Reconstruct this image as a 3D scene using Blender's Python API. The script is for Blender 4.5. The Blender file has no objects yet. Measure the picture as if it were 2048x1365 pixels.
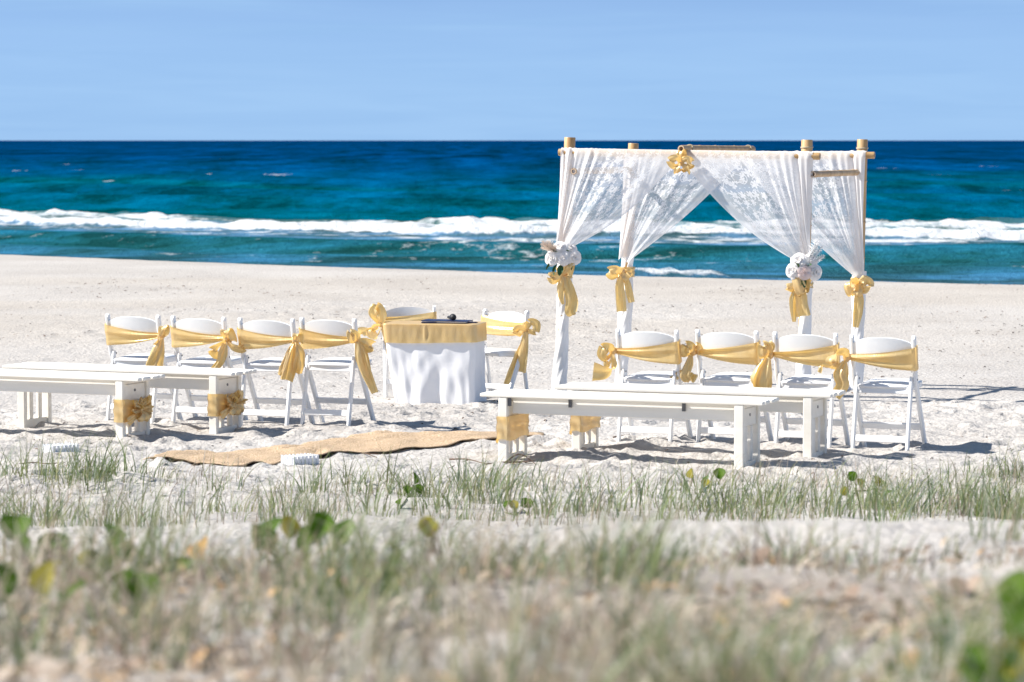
import bpy, math, random
import numpy as np
from mathutils import Vector, Matrix

R = math.radians
scene = bpy.context.scene
col = scene.collection
random.seed(7)
rng = np.random.default_rng(7)

# ------------------------------------------------------------------ camera, sky, sun, exposure
FPX = 6200.0                      # focal length in pixels of a 2048 wide picture
EYE = Vector((0, 0, 2.1))
PITCH = math.atan((682.5 - 281.0) / FPX)
cam_d = bpy.data.cameras.new('camera')
cam = bpy.data.objects.new('camera', cam_d); col.objects.link(cam)
cam_d.sensor_width = 36.0
cam_d.lens = FPX / 2048 * 36.0
cam_d.clip_start = 0.2
cam_d.clip_end = 60000
cam.location = EYE
cam.rotation_euler = (R(90) - PITCH, 0, 0)
cam_d.dof.use_dof = True
cam_d.dof.focus_distance = 26.0
cam_d.dof.aperture_fstop = 4.8
scene.camera = cam

SUN_EL, SUN_TH = R(42), R(0.5)
to_sun = Vector((-math.cos(SUN_EL) * math.cos(SUN_TH), math.cos(SUN_EL) * math.sin(SUN_TH), math.sin(SUN_EL)))
world = bpy.data.worlds.new('World'); scene.world = world
world.use_nodes = True
wn = world.node_tree
wn.nodes.clear()
w_out = wn.nodes.new('ShaderNodeOutputWorld')
w_bg = wn.nodes.new('ShaderNodeBackground')
w_sky = wn.nodes.new('ShaderNodeTexSky')
w_sky.sky_type = 'NISHITA'
w_sky.sun_disc = False
w_sky.sun_elevation = SUN_EL
w_sky.sun_rotation = math.atan2(to_sun.x, to_sun.y)
w_sky.altitude = 0
w_sky.air_density = 0.32
w_sky.dust_density = 0.0
w_sky.ozone_density = 3.0
w_bg.inputs['Strength'].default_value = 0.0715
# clear-day tint of the whole sky plus faint high cirrus
w_tint = wn.nodes.new('ShaderNodeMix'); w_tint.data_type = 'RGBA'; w_tint.blend_type = 'MULTIPLY'
w_tint.inputs[0].default_value = 1.0
w_tint.inputs[7].default_value = (0.98, 0.98, 1.02, 1)
w_tc = wn.nodes.new('ShaderNodeTexCoord')
w_map = wn.nodes.new('ShaderNodeMapping'); w_map.inputs['Scale'].default_value = (5, 5, 75)
w_map.inputs['Rotation'].default_value = (0, R(0.6), 0)
w_noise = wn.nodes.new('ShaderNodeTexNoise'); w_noise.inputs['Scale'].default_value = 1.6; w_noise.inputs['Detail'].default_value = 5
w_noise.inputs['Distortion'].default_value = 0.4
w_ramp = wn.nodes.new('ShaderNodeValToRGB')
w_ramp.color_ramp.elements[0].position = 0.36; w_ramp.color_ramp.elements[0].color = (0, 0, 0, 1)
w_ramp.color_ramp.elements[1].position = 0.66; w_ramp.color_ramp.elements[1].color = (0.85, 0.85, 0.85, 1)
w_cl = wn.nodes.new('ShaderNodeMix'); w_cl.data_type = 'RGBA'
w_cl.inputs[7].default_value = (2.62, 4.35, 6.85, 1)
L = wn.links.new
L(w_sky.outputs[0], w_tint.inputs[6])
L(w_tc.outputs['Generated'], w_map.inputs[0]); L(w_map.outputs[0], w_noise.inputs['Vector'])
L(w_noise.outputs[0], w_ramp.inputs[0])
w_sep = wn.nodes.new('ShaderNodeSeparateXYZ'); L(w_tc.outputs['Generated'], w_sep.inputs[0])
w_hz = wn.nodes.new('ShaderNodeMapRange'); w_hz.interpolation_type = 'SMOOTHSTEP'
w_hz.inputs['From Min'].default_value = 0.0; w_hz.inputs['From Max'].default_value = 0.07; w_hz.inputs['To Min'].default_value = 0.92; w_hz.inputs['To Max'].default_value = 0.0
L(w_sep.outputs[2], w_hz.inputs[0])
w_mx = wn.nodes.new('ShaderNodeMath'); w_mx.operation = 'MAXIMUM'
L(w_ramp.outputs[0], w_mx.inputs[0]); L(w_hz.outputs[0], w_mx.inputs[1])
L(w_mx.outputs[0], w_cl.inputs[0]); L(w_tint.outputs[2], w_cl.inputs[6])
w_n2 = wn.nodes.new('ShaderNodeTexNoise'); w_n2.inputs['Scale'].default_value = 2.3; w_n2.inputs['Detail'].default_value = 6; w_n2.inputs['Distortion'].default_value = 0.7
w_r2 = wn.nodes.new('ShaderNodeValToRGB')
w_r2.color_ramp.elements[0].position = 0.36; w_r2.color_ramp.elements[0].color = (0.246, 0.414, 0.668, 1)
w_r2.color_ramp.elements[1].position = 0.64; w_r2.color_ramp.elements[1].color = (0.272, 0.444, 0.692, 1)
w_s = wn.nodes.new('ShaderNodeMix'); w_s.data_type = 'RGBA'; w_s.blend_type = 'MULTIPLY'; w_s.inputs[0].default_value = 1; w_s.inputs[7].default_value = (10, 10, 10, 1)
L(w_map.outputs[0], w_n2.inputs['Vector']); L(w_n2.outputs[0], w_r2.inputs[0]); L(w_r2.outputs[0], w_s.inputs[6]); L(w_s.outputs[2], w_cl.inputs[7])
L(w_cl.outputs[2], w_bg.inputs['Color']); L(w_bg.outputs[0], w_out.inputs[0])

sun_d = bpy.data.lights.new('sun', 'SUN')
sun_d.energy = 5.0
sun_d.angle = R(0.55)
sun_d.color = (1.0, 0.955, 0.88)
sun = bpy.data.objects.new('sun', sun_d); col.objects.link(sun)
sun.location = (-20, 5, 30)
sun.rotation_euler = (-to_sun).to_track_quat('-Z', 'Y').to_euler()

scene.view_settings.view_transform = 'Standard'
scene.view_settings.look = 'None'
scene.view_settings.exposure = 0.86
scene.view_settings.gamma = 1.0
scene.view_settings.use_curve_mapping = False
scene.cycles.transparent_max_bounces = 24
scene.cycles.max_bounces = 8

# ------------------------------------------------------------------ helpers
CAMROT = Matrix.Rotation(R(90) - PITCH, 3, 'X')

def ray(px, py):
    return (CAMROT @ Vector((px - 1024.0, -(py - 682.5), -FPX))).normalized()

def at(px, py, z=0.0):
    d = ray(px, py)
    t = (z - EYE.z) / d.z
    return EYE + d * t

def at_y(px, py, y):
    d = ray(px, py)
    return EYE + d * (y / d.y)

def link(name, me, mat=None, parent=None):
    o = bpy.data.objects.new(name, me)
    col.objects.link(o)
    if mat is not None and not me.materials:
        me.materials.append(mat)
    if parent is not None:
        o.parent = parent
    return o

def mesh(name, verts, faces, smooth=True, uv=None):
    me = bpy.data.meshes.new(name)
    v = np.asarray(verts, dtype=np.float32).reshape(-1, 3)
    if isinstance(faces, np.ndarray):
        n, k = faces.shape
        me.vertices.add(len(v)); me.vertices.foreach_set('co', v.ravel())
        me.loops.add(n * k); me.loops.foreach_set('vertex_index', faces.astype(np.int32).ravel())
        me.polygons.add(n)
        me.polygons.foreach_set('loop_start', np.arange(0, n * k, k, dtype=np.int32))
        me.polygons.foreach_set('loop_total', np.full(n, k, dtype=np.int32))
        me.update(calc_edges=True)
        me.validate()
    else:
        me.from_pydata(v.tolist(), [], faces)
    if uv is not None:
        ul = me.uv_layers.new(name='UVMap')
        li = np.empty(len(me.loops), dtype=np.int32); me.loops.foreach_get('vertex_index', li)
        ul.data.foreach_set('uv', np.asarray(uv, dtype=np.float32)[li].ravel())
    if smooth:
        me.polygons.foreach_set('use_smooth', np.ones(len(me.polygons), dtype=bool))
    me.update()
    return me

def fattr(me, name, data):
    a = me.attributes.new(name, 'FLOAT', 'POINT'); a.data.foreach_set('value', np.asarray(data, dtype=np.float32))

def cattr(me, name, data):
    a = me.attributes.new(name, 'FLOAT_COLOR', 'POINT')
    d = np.ones((len(data), 4), dtype=np.float32); d[:, :3] = data
    a.data.foreach_set('color', d.ravel())

def grid_faces(nu, nv, close_v=False):
    """verts index = i*nv + j"""
    i = np.arange(nu - 1)[:, None]; j = np.arange(nv if close_v else nv - 1)[None, :]
    j2 = (j + 1) % nv
    a = i * nv + j; b = i * nv + j2; c = (i + 1) * nv + j2; d = (i + 1) * nv + j
    return np.stack([a, d, c, b], -1).reshape(-1, 4)

class MB:
    """collects simple shapes of ONE part"""
    def __init__(s): s.v = []; s.f = []
    def add(s, v, f):
        o = len(s.v); s.v += [tuple(p) for p in v]; s.f += [tuple(i + o for i in q) for q in f]
    def box(s, x0, x1, y0, y1, z0, z1, M=None, bev=0.0):
        if bev <= 0:
            v = [(x0,y0,z0),(x1,y0,z0),(x1,y1,z0),(x0,y1,z0),(x0,y0,z1),(x1,y0,z1),(x1,y1,z1),(x0,y1,z1)]
            f = [(0,3,2,1),(4,5,6,7),(0,1,5,4),(1,2,6,5),(2,3,7,6),(3,0,4,7)]
        else:
            v = []; b = bev
            for sx, sy, sz in [(a,c,d) for a in (0,1) for c in (0,1) for d in (0,1)]:
                X = (x0, x1)[sx]; Y = (y0, y1)[sy]; Z = (z0, z1)[sz]
                dx = b if sx == 0 else -b; dy = b if sy == 0 else -b; dz = b if sz == 0 else -b
                v += [(X, Y+dy, Z+dz), (X+dx, Y, Z+dz), (X+dx, Y+dy, Z)]
            idx = lambda a,c,d: (a*4 + c*2 + d) * 3
            f = []
            f.append([idx(0,0,0), idx(0,0,1), idx(0,1,1), idx(0,1,0)])
            f.append([idx(1,0,0), idx(1,1,0), idx(1,1,1), idx(1,0,1)])
            f.append([idx(0,0,0)+1, idx(1,0,0)+1, idx(1,0,1)+1, idx(0,0,1)+1])
            f.append([idx(0,1,0)+1, idx(0,1,1)+1, idx(1,1,1)+1, idx(1,1,0)+1])
            f.append([idx(0,0,0)+2, idx(0,1,0)+2, idx(1,1,0)+2, idx(1,0,0)+2])
            f.append([idx(0,0,1)+2, idx(1,0,1)+2, idx(1,1,1)+2, idx(0,1,1)+2])
            for p in (0,1):
                for q in (0,1):
                    a0, a1 = idx(p,q,0), idx(p,q,1); f.append([a0, a1, a1+1, a0+1] if (p ^ q) else [a0, a0+1, a1+1, a1])
                    a0, a1 = idx(p,0,q), idx(p,1,q); f.append([a0, a0+2, a1+2, a1] if (p ^ q) == 0 else [a0, a1, a1+2, a0+2])
                    f[-1] = f[-1][::-1]
                    a0, a1 = idx(0,p,q)+1, idx(1,p,q)+1; f.append([a0, a1, a1+1, a0+1] if (p ^ q) else [a0, a0+1, a1+1, a1])
            for a in (0,1):
                for c in (0,1):
                    for d in (0,1):
                        i0 = idx(a,c,d); t = [i0, i0+1, i0+2]
                        f.append(t if (a + c + d) % 2 else t[::-1])
        if M is not None: v = [tuple(M @ Vector(p)) for p in v]
        s.add(v, f); return s
    def bar(s, p, q, w, h, side=Vector((1,0,0)), bev=0.004):
        """rectangular bar from p to q, w across `side`, h across the other direction"""
        p = Vector(p); q = Vector(q); d = (q - p); ln = d.length; d.normalize()
        a = (side - d * side.dot(d)).normalized(); b = d.cross(a)
        M = Matrix((a, b, d)).transposed().to_4x4(); M.translation = p
        return s.box(-w/2, w/2, -h/2, h/2, 0, ln, M, bev)
    def tube(s, pts, rad, n=12, cap=True):
        pts = [Vector(p) for p in pts]
        if not hasattr(rad, '__len__'): rad = [rad] * len(pts)
        ref = None; V = []; F = []
        for i, p in enumerate(pts):
            t = (pts[min(i+1, len(pts)-1)] - pts[max(i-1, 0)]).normalized()
            if ref is None:
                ref = Vector((0,0,1)) if abs(t.z) < .9 else Vector((1,0,0))
            a = (ref - t * ref.dot(t)).normalized(); ref = a; b = t.cross(a)
            for k in range(n):
                an = 2*math.pi*k/n
                V.append(p + (a*math.cos(an) + b*math.sin(an)) * rad[i])
        for i in range(len(pts)-1):
            for k in range(n):
                k2 = (k+1) % n
                F.append((i*n+k, i*n+k2, (i+1)*n+k2, (i+1)*n+k))
        if cap:
            F.append(tuple(range(n))[::-1]); F.append(tuple((len(pts)-1)*n + k for k in range(n)))
        s.add(V, F); return s
    def build(s, name, mat, parent=None, smooth=False, auto=None):
        me = mesh(name, s.v, s.f, smooth)
        if auto is not None:
            me.polygons.foreach_set('use_smooth', np.ones(len(me.polygons), dtype=bool))
            try: me.set_sharp_from_angle(angle=R(auto))
            except Exception: pass
        return link(name, me, mat, parent)

def tag(o, label=None, cat=None, group=None, kind=None):
    if label: o['label'] = label
    if cat: o['category'] = cat
    if group: o['group'] = group
    if kind: o['kind'] = kind
    return o

def empty(name, loc=(0,0,0), rz=0.0):
    o = bpy.data.objects.new(name, None); col.objects.link(o)
    o.location = loc; o.rotation_euler = (0, 0, rz); o.empty_display_size = 0.1
    return o

def copy_tree(o, parent=None):
    c = o.copy(); col.objects.link(c); c.parent = parent
    for ch in list(o.children):
        if ch is not c: copy_tree(ch, c)
    return c

# ---- numpy noise
def _hash(ix, iy, seed):
    h = (ix.astype(np.int64) * 374761393 + iy.astype(np.int64) * 668265263 + seed * 982451653) & 0xFFFFFFFF
    h = ((h ^ (h >> 13)) * 1274126177) & 0xFFFFFFFF
    h = h ^ (h >> 16)
    return (h & 0xFFFFFF) / float(0xFFFFFF)

def vnoise(x, y, seed=0):
    x = np.asarray(x, dtype=np.float64); y = np.asarray(y, dtype=np.float64)
    x0 = np.floor(x); y0 = np.floor(y)
    fx = x - x0; fy = y - y0
    fx = fx*fx*fx*(fx*(fx*6-15)+10); fy = fy*fy*fy*(fy*(fy*6-15)+10)
    x0 = x0.astype(np.int64); y0 = y0.astype(np.int64)
    a = _hash(x0, y0, seed); b = _hash(x0+1, y0, seed); c = _hash(x0, y0+1, seed); d = _hash(x0+1, y0+1, seed)
    return (a*(1-fx)+b*fx)*(1-fy) + (c*(1-fx)+d*fx)*fy      # 0..1

def fbm(x, y, seed=0, oct=4, gain=0.5):
    s = 0; a = 1; t = 0
    for o in range(oct):
        s = s + a * (vnoise(x * 2**o + 17.3*o, y * 2**o - 9.1*o, seed + o) - 0.5); t += a; a *= gain
    return s / t * 2

def sstep(a, b, x):
    t = np.clip((x - a) / (b - a), 0, 1); return t*t*(3-2*t)

# ---- materials
def new_mat(name):
    m = bpy.data.materials.new(name); m.use_nodes = True
    nt = m.node_tree; b = nt.nodes['Principled BSDF']
    return m, nt, b

def nd(nt, t, **kw):
    n = nt.nodes.new(t)
    for k, v in kw.items(): setattr(n, k, v)
    return n

def ramp(nt, stops):
    r = nt.nodes.new('ShaderNodeValToRGB'); e = r.color_ramp.elements
    while len(e) < len(stops): e.new(0.5)
    for i, (p, c) in enumerate(stops):
        e[i].position = p; e[i].color = (c[0], c[1], c[2], 1) if hasattr(c, '__len__') else (c, c, c, 1)
    return r

def mat_noise(name, c0, c1, scale, rough=0.5, bump=0.0, bscale=None, spec=0.5, detail=4, sheen=0, stretch=None, coord='Object'):
    m, nt, b = new_mat(name)
    tc = nd(nt, 'ShaderNodeTexCoord'); src = tc.outputs[coord]
    if stretch:
        mp = nd(nt, 'ShaderNodeMapping'); mp.inputs['Scale'].default_value = stretch
        nt.links.new(src, mp.inputs[0]); src = mp.outputs[0]
    n = nd(nt, 'ShaderNodeTexNoise'); n.inputs['Scale'].default_value = scale; n.inputs['Detail'].default_value = detail
    r = ramp(nt, [(0.3, c0), (0.7, c1)])
    nt.links.new(src, n.inputs['Vector']); nt.links.new(n.outputs[0], r.inputs[0]); nt.links.new(r.outputs[0], b.inputs['Base Color'])
    b.inputs['Roughness'].default_value = rough
    b.inputs['Specular IOR Level'].default_value = spec
    if sheen: b.inputs['Sheen Weight'].default_value = sheen
    if bump:
        n2 = nd(nt, 'ShaderNodeTexNoise'); n2.inputs['Scale'].default_value = bscale or scale*3; n2.inputs['Detail'].default_value = 4
        bp = nd(nt, 'ShaderNodeBump'); bp.inputs['Strength'].default_value = bump; bp.inputs['Distance'].default_value = 0.01
        nt.links.new(src, n2.inputs['Vector']); nt.links.new(n2.outputs[0], bp.inputs['Height']); nt.links.new(bp.outputs[0], b.inputs['Normal'])
    return m

M = {}
M['chair_white'] = mat_noise('chair_white', (0.86, 0.86, 0.86), (0.89, 0.89, 0.885), 6, rough=0.38, bump=0.02)
M['seat_white'] = mat_noise('seat_white', (0.82, 0.82, 0.83), (0.87, 0.87, 0.87), 9, rough=0.5, bump=0.05, bscale=60)
M['bench_white'] = mat_noise('bench_white', (0.81, 0.765, 0.68), (0.90, 0.865, 0.795), 2.5, rough=0.5, bump=0.08, bscale=14, stretch=(0.6, 6, 6))
M['dark_metal'] = mat_noise('dark_metal', (0.08, 0.08, 0.085), (0.14, 0.14, 0.15), 20, rough=0.45)
M['plastic_white'] = mat_noise('plastic_white', (0.78, 0.79, 0.82), (0.84, 0.84, 0.85), 12, rough=0.35)
M['navy'] = mat_noise('navy', (0.008, 0.014, 0.06), (0.012, 0.02, 0.085), 12, rough=0.4)
M['black'] = mat_noise('black', (0.01, 0.01, 0.012), (0.02, 0.02, 0.022), 60, rough=0.5, bump=0.3, bscale=300)
M['tablecloth'] = mat_noise('tablecloth', (0.86, 0.86, 0.88), (0.90, 0.90, 0.91), 5, rough=0.85, bump=0.08, bscale=30, sheen=0.1)
M['twig'] = mat_noise('twig', (0.06, 0.035, 0.022), (0.16, 0.09, 0.055), 40, rough=0.85, bump=0.3)
M['rope'] = mat_noise('rope', (0.45, 0.38, 0.26), (0.6, 0.5, 0.35), 150, rough=0.9, bump=0.4, bscale=300)
M['petal'] = mat_noise('petal', (0.84, 0.80, 0.78), (0.89, 0.875, 0.86), 14, rough=0.6, sheen=0.2)
M['petal_blush'] = mat_noise('petal_blush', (0.78, 0.62, 0.58), (0.84, 0.74, 0.71), 14, rough=0.6, sheen=0.2)
M['feather_cream'] = mat_noise('feather_cream', (0.86, 0.74, 0.64), (0.90, 0.82, 0.74), 30, rough=0.9)
M['feather_white'] = mat_noise('feather_white', (0.9, 0.9, 0.9), (0.93, 0.93, 0.93), 30, rough=0.9)
def translucent(m, f):
    nt = m.node_tree; b = nt.nodes['Principled BSDF']; src = b.inputs['Base Color'].links[0].from_socket
    tr = nd(nt, 'ShaderNodeBsdfTranslucent'); nt.links.new(src, tr.inputs['Color'])
    mx = nd(nt, 'ShaderNodeMixShader'); mx.inputs[0].default_value = f
    nt.links.new(b.outputs[0], mx.inputs[1]); nt.links.new(tr.outputs[0], mx.inputs[2]); nt.links.new(mx.outputs[0], nt.nodes['Material Output'].inputs['Surface'])
for k_ in ('petal', 'petal_blush', 'feather_cream', 'feather_white'): translucent(M[k_], 0.2)
M['leaf_dark'] = mat_noise('leaf_dark', (0.012, 0.06, 0.012), (0.03, 0.11, 0.02), 25, rough=0.45)

def satin(name, c0, c1, trans=0.3):
    m, nt, b = new_mat(name)
    tc = nd(nt, 'ShaderNodeTexCoord')
    n = nd(nt, 'ShaderNodeTexNoise'); n.inputs['Scale'].default_value = 9; n.inputs['Detail'].default_value = 3
    r = ramp(nt, [(0.3, c0), (0.7, c1)])
    nt.links.new(tc.outputs['Object'], n.inputs['Vector']); nt.links.new(n.outputs[0], r.inputs[0])
    nt.links.new(r.outputs[0], b.inputs['Base Color'])
    b.inputs['Roughness'].default_value = 0.32
    b.inputs['Metallic'].default_value = 0.32
    b.inputs['Specular IOR Level'].default_value = 0.55
    b.inputs['Specular Tint'].default_value = (1.0, 0.9, 0.7, 1)
    b.inputs['Sheen Weight'].default_value = 0.25
    b.inputs['Sheen Tint'].default_value = (1.0, 0.85, 0.55, 1)
    # crease relief
    mp = nd(nt, 'ShaderNodeMapping'); mp.inputs['Scale'].default_value = (14, 14, 5)
    n2 = nd(nt, 'ShaderNodeTexNoise'); n2.inputs['Scale'].default_value = 2.2; n2.inputs['Detail'].default_value = 2; n2.inputs['Distortion'].default_value = 1.2
    bp = nd(nt, 'ShaderNodeBump'); bp.inputs['Strength'].default_value = 0.10; bp.inputs['Distance'].default_value = 0.03
    nt.links.new(tc.outputs['Object'], mp.inputs[0]); nt.links.new(mp.outputs[0], n2.inputs['Vector'])
    nt.links.new(n2.outputs[0], bp.inputs['Height']); nt.links.new(bp.outputs[0], b.inputs['Normal'])
    tr = nd(nt, 'ShaderNodeBsdfTranslucent'); tr.inputs['Color'].default_value = (0.86, 0.54, 0.12, 1)   # light passing through the weave is deeper
    mx = nd(nt, 'ShaderNodeMixShader'); mx.inputs[0].default_value = trans
    nt.links.new(b.outputs[0], mx.inputs[1]); nt.links.new(tr.outputs[0], mx.inputs[2])
    nt.links.new(mx.outputs[0], nt.nodes['Material Output'].inputs['Surface'])
    return m
M['gold'] = satin('gold', (0.83, 0.63, 0.30), (0.90, 0.715, 0.40))

def bamboo_mat():
    m, nt, b = new_mat('bamboo')
    tc = nd(nt, 'ShaderNodeTexCoord')
    mp = nd(nt, 'ShaderNodeMapping'); mp.inputs['Scale'].default_value = (1, 1, 0.25)
    n = nd(nt, 'ShaderNodeTexNoise'); n.inputs['Scale'].default_value = 14; n.inputs['Detail'].default_value = 5
    r = ramp(nt, [(0.25, (0.36, 0.20, 0.08)), (0.5, (0.52, 0.32, 0.14)), (0.75, (0.62, 0.42, 0.22))])
    nt.links.new(tc.outputs['Object'], mp.inputs[0]); nt.links.new(mp.outputs[0], n.inputs['Vector'])
    nt.links.new(n.outputs[0], r.inputs[0]); nt.links.new(r.outputs[0], b.inputs['Base Color'])
    b.inputs['Roughness'].default_value = 0.42
    return m
M['bamboo'] = bamboo_mat()
M['bamboo_cut'] = mat_noise('bamboo_cut', (0.55, 0.40, 0.27), (0.68, 0.52, 0.38), 30, rough=0.8)

def burlap_mat():
    m, nt, b = new_mat('burlap')
    tc = nd(nt, 'ShaderNodeTexCoord')
    n = nd(nt, 'ShaderNodeTexNoise'); n.inputs['Scale'].default_value = 55; n.inputs['Detail'].default_value = 3
    r = ramp(nt, [(0.3, (0.40, 0.28, 0.18)), (0.5, (0.53, 0.39, 0.26)), (0.72, (0.72, 0.56, 0.41))])
    nt.links.new(tc.outputs['UV'], n.inputs['Vector']); nt.links.new(n.outputs[0], r.inputs[0]); nt.links.new(r.outputs[0], b.inputs['Base Color'])
    b.inputs['Roughness'].default_value = 0.95; b.inputs['Specular IOR Level'].default_value = 0.1
    w1 = nd(nt, 'ShaderNodeTexWave'); w1.inputs['Scale'].default_value = 60; w1.inputs['Distortion'].default_value = 1.5
    w2 = nd(nt, 'ShaderNodeTexWave'); w2.bands_direction = 'Y'; w2.inputs['Scale'].default_value = 60; w2.inputs['Distortion'].default_value = 1.5
    ad = nd(nt, 'ShaderNodeMath'); ad.operation = 'ADD'
    nt.links.new(tc.outputs['UV'], w1.inputs['Vector']); nt.links.new(tc.outputs['UV'], w2.inputs['Vector'])
    nt.links.new(w1.outputs['Fac'], ad.inputs[0]); nt.links.new(w2.outputs['Fac'], ad.inputs[1])
    bp = nd(nt, 'ShaderNodeBump'); bp.inputs['Strength'].default_value = 0.5; bp.inputs['Distance'].default_value = 0.004
    nt.links.new(ad.outputs[0], bp.inputs['Height']); nt.links.new(bp.outputs[0], b.inputs['Normal'])
    return m
M['burlap'] = burlap_mat()

def math_n(nt, op, a, b=None, c=None):
    n = nd(nt, 'ShaderNodeMath'); n.operation = op
    for i, v in enumerate((a, b, c)):
        if v is None: continue
        if isinstance(v, (int, float)): n.inputs[i].default_value = v
        else: nt.links.new(v, n.inputs[i])
    return n.outputs[0]

def lace_mat():
    """sheer net with woven flowers, leaves and tendrils; UV is in metres on the cloth"""
    m, nt, b = new_mat('lace')
    nt.nodes.remove(b)
    out = nt.nodes['Material Output']
    tc = nd(nt, 'ShaderNodeTexCoord'); uv = tc.outputs['UV']
    def flowers(scale, off, petals, r0, amp, rnd=0.75):
        mp = nd(nt, 'ShaderNodeMapping'); mp.inputs['Location'].default_value = (off, off*0.7, 0); mp.inputs['Scale'].default_value = (scale, scale, 1)
        nt.links.new(uv, mp.inputs[0])
        vo = nd(nt, 'ShaderNodeTexVoronoi'); vo.voronoi_dimensions = '2D'; vo.inputs['Scale'].default_value = 1; vo.inputs['Randomness'].default_value = rnd
        nt.links.new(mp.outputs[0], vo.inputs['Vector'])
        su = nd(nt, 'ShaderNodeVectorMath'); su.operation = 'SUBTRACT'
        nt.links.new(mp.outputs[0], su.inputs[0]); nt.links.new(vo.outputs['Position'], su.inputs[1])
        sp = nd(nt, 'ShaderNodeSeparateXYZ'); nt.links.new(su.outputs[0], sp.inputs[0])
        ang = math_n(nt, 'ARCTAN2', sp.outputs[1], sp.outputs[0])
        sc = nd(nt, 'ShaderNodeSeparateXYZ'); nt.links.new(vo.outputs['Color'], sc.inputs[0])
        ph = math_n(nt, 'MULTIPLY', sc.outputs[0], 6.28)
        an = math_n(nt, 'MULTIPLY', math_n(nt, 'ADD', ang, ph), petals)
        pet = math_n(nt, 'ABSOLUTE', math_n(nt, 'SINE', an))
        lim = math_n(nt, 'MULTIPLY_ADD', pet, amp, r0)
        lim = math_n(nt, 'MULTIPLY', lim, math_n(nt, 'MULTIPLY_ADD', sc.outputs[1], 0.5, 0.7))
        inside = math_n(nt, 'LESS_THAN', vo.outputs['Distance'], lim)
        hole = math_n(nt, 'LESS_THAN', math_n(nt, 'ABSOLUTE', math_n(nt, 'SUBTRACT', vo.outputs['Distance'], math_n(nt, 'MULTIPLY', lim, 0.45))), 0.018)
        return math_n(nt, 'MULTIPLY', inside, math_n(nt, 'MULTIPLY_ADD', hole, -0.6, 1.0))
    f1 = flowers(8.2, 0.0, 2.5, 0.15, 0.23)
    f2 = flowers(10.0, 3.3, 1.5, 0.03, 0.24)
    f3 = flowers(17.0, 7.7, 1.0, 0.02, 0.20)
    # tendrils: thin contour lines of a smooth noise
    n = nd(nt, 'ShaderNodeTexNoise'); n.inputs['Scale'].default_value = 7; n.inputs['Detail'].default_value = 0.5
    nt.links.new(uv, n.inputs['Vector'])
    vine = math_n(nt, 'LESS_THAN', math_n(nt, 'ABSOLUTE', math_n(nt, 'SUBTRACT', n.outputs[0], 0.5)), 0.012)
    mot = math_n(nt, 'MAXIMUM', math_n(nt, 'MAXIMUM', f1, f2), math_n(nt, 'MAXIMUM', math_n(nt, 'MULTIPLY', f3, 0.8), vine))
    lm = nd(nt, 'ShaderNodeAttribute'); lm.attribute_name = 'lace'
    ga = nd(nt, 'ShaderNodeAttribute'); ga.attribute_name = 'gather'
    mot = math_n(nt, 'MULTIPLY', mot, lm.outputs['Fac'])
    op = math_n(nt, 'ADD', math_n(nt, 'MULTIPLY', mot, 0.50), ga.outputs['Fac'])
    op = math_n(nt, 'MINIMUM', op, 0.97)
    tp = nd(nt, 'ShaderNodeBsdfTransparent')
    di = nd(nt, 'ShaderNodeBsdfDiffuse'); di.inputs['Color'].default_value = (0.93, 0.935, 0.945, 1)
    tl = nd(nt, 'ShaderNodeBsdfTranslucent'); tl.inputs['Color'].default_value = (0.93, 0.935, 0.945, 1)
    mx = nd(nt, 'ShaderNodeMixShader'); mx.inputs[0].default_value = 0.45
    nt.links.new(di.outputs[0], mx.inputs[1]); nt.links.new(tl.outputs[0], mx.inputs[2])
    m2 = nd(nt, 'ShaderNodeMixShader')
    nt.links.new(op, m2.inputs[0]); nt.links.new(tp.outputs[0], m2.inputs[1]); nt.links.new(mx.outputs[0], m2.inputs[2])
    nt.links.new(m2.outputs[0], out.inputs['Surface'])
    return m
M['lace'] = lace_mat()
M['wrap_cloth'] = mat_noise('wrap_cloth', (0.86, 0.855, 0.85), (0.91, 0.905, 0.90), 6, rough=0.85, bump=0.3, bscale=25)

def blade_mat(name, trans=0.35, rough=0.6):
    m, nt, b = new_mat(name)
    at_ = nd(nt, 'ShaderNodeAttribute'); at_.attribute_name = 'col'
    nt.links.new(at_.outputs['Color'], b.inputs['Base Color'])
    b.inputs['Roughness'].default_value = rough; b.inputs['Specular IOR Level'].default_value = 0.3
    tr = nd(nt, 'ShaderNodeBsdfTranslucent'); nt.links.new(at_.outputs['Color'], tr.inputs['Color'])
    mx = nd(nt, 'ShaderNodeMixShader'); mx.inputs[0].default_value = trans
    nt.links.new(b.outputs[0], mx.inputs[1]); nt.links.new(tr.outputs[0], mx.inputs[2])
    nt.links.new(mx.outputs[0], nt.nodes['Material Output'].inputs['Surface'])
    return m
M['blade'] = blade_mat('blade')
M['litter'] = blade_mat('litter', 0.15, 0.8)

def leaf_mat(name, c0, c1):
    m, nt, b = new_mat(name)
    tc = nd(nt, 'ShaderNodeTexCoord')
    n = nd(nt, 'ShaderNodeTexNoise'); n.inputs['Scale'].default_value = 30; n.inputs['Detail'].default_value = 3
    r = ramp(nt, [(0.3, c0), (0.7, c1)])
    nt.links.new(tc.outputs['Object'], n.inputs['Vector']); nt.links.new(n.outputs[0], r.inputs[0]); nt.links.new(r.outputs[0], b.inputs['Base Color'])
    b.inputs['Roughness'].default_value = 0.6; b.inputs['Specular IOR Level'].default_value = 0.15
    tr = nd(nt, 'ShaderNodeBsdfTranslucent'); nt.links.new(r.outputs[0], tr.inputs['Color'])
    mx = nd(nt, 'ShaderNodeMixShader'); mx.inputs[0].default_value = 0.4
    nt.links.new(b.outputs[0], mx.inputs[1]); nt.links.new(tr.outputs[0], mx.inputs[2])
    nt.links.new(mx.outputs[0], nt.nodes['Material Output'].inputs['Surface'])
    return m
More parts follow.
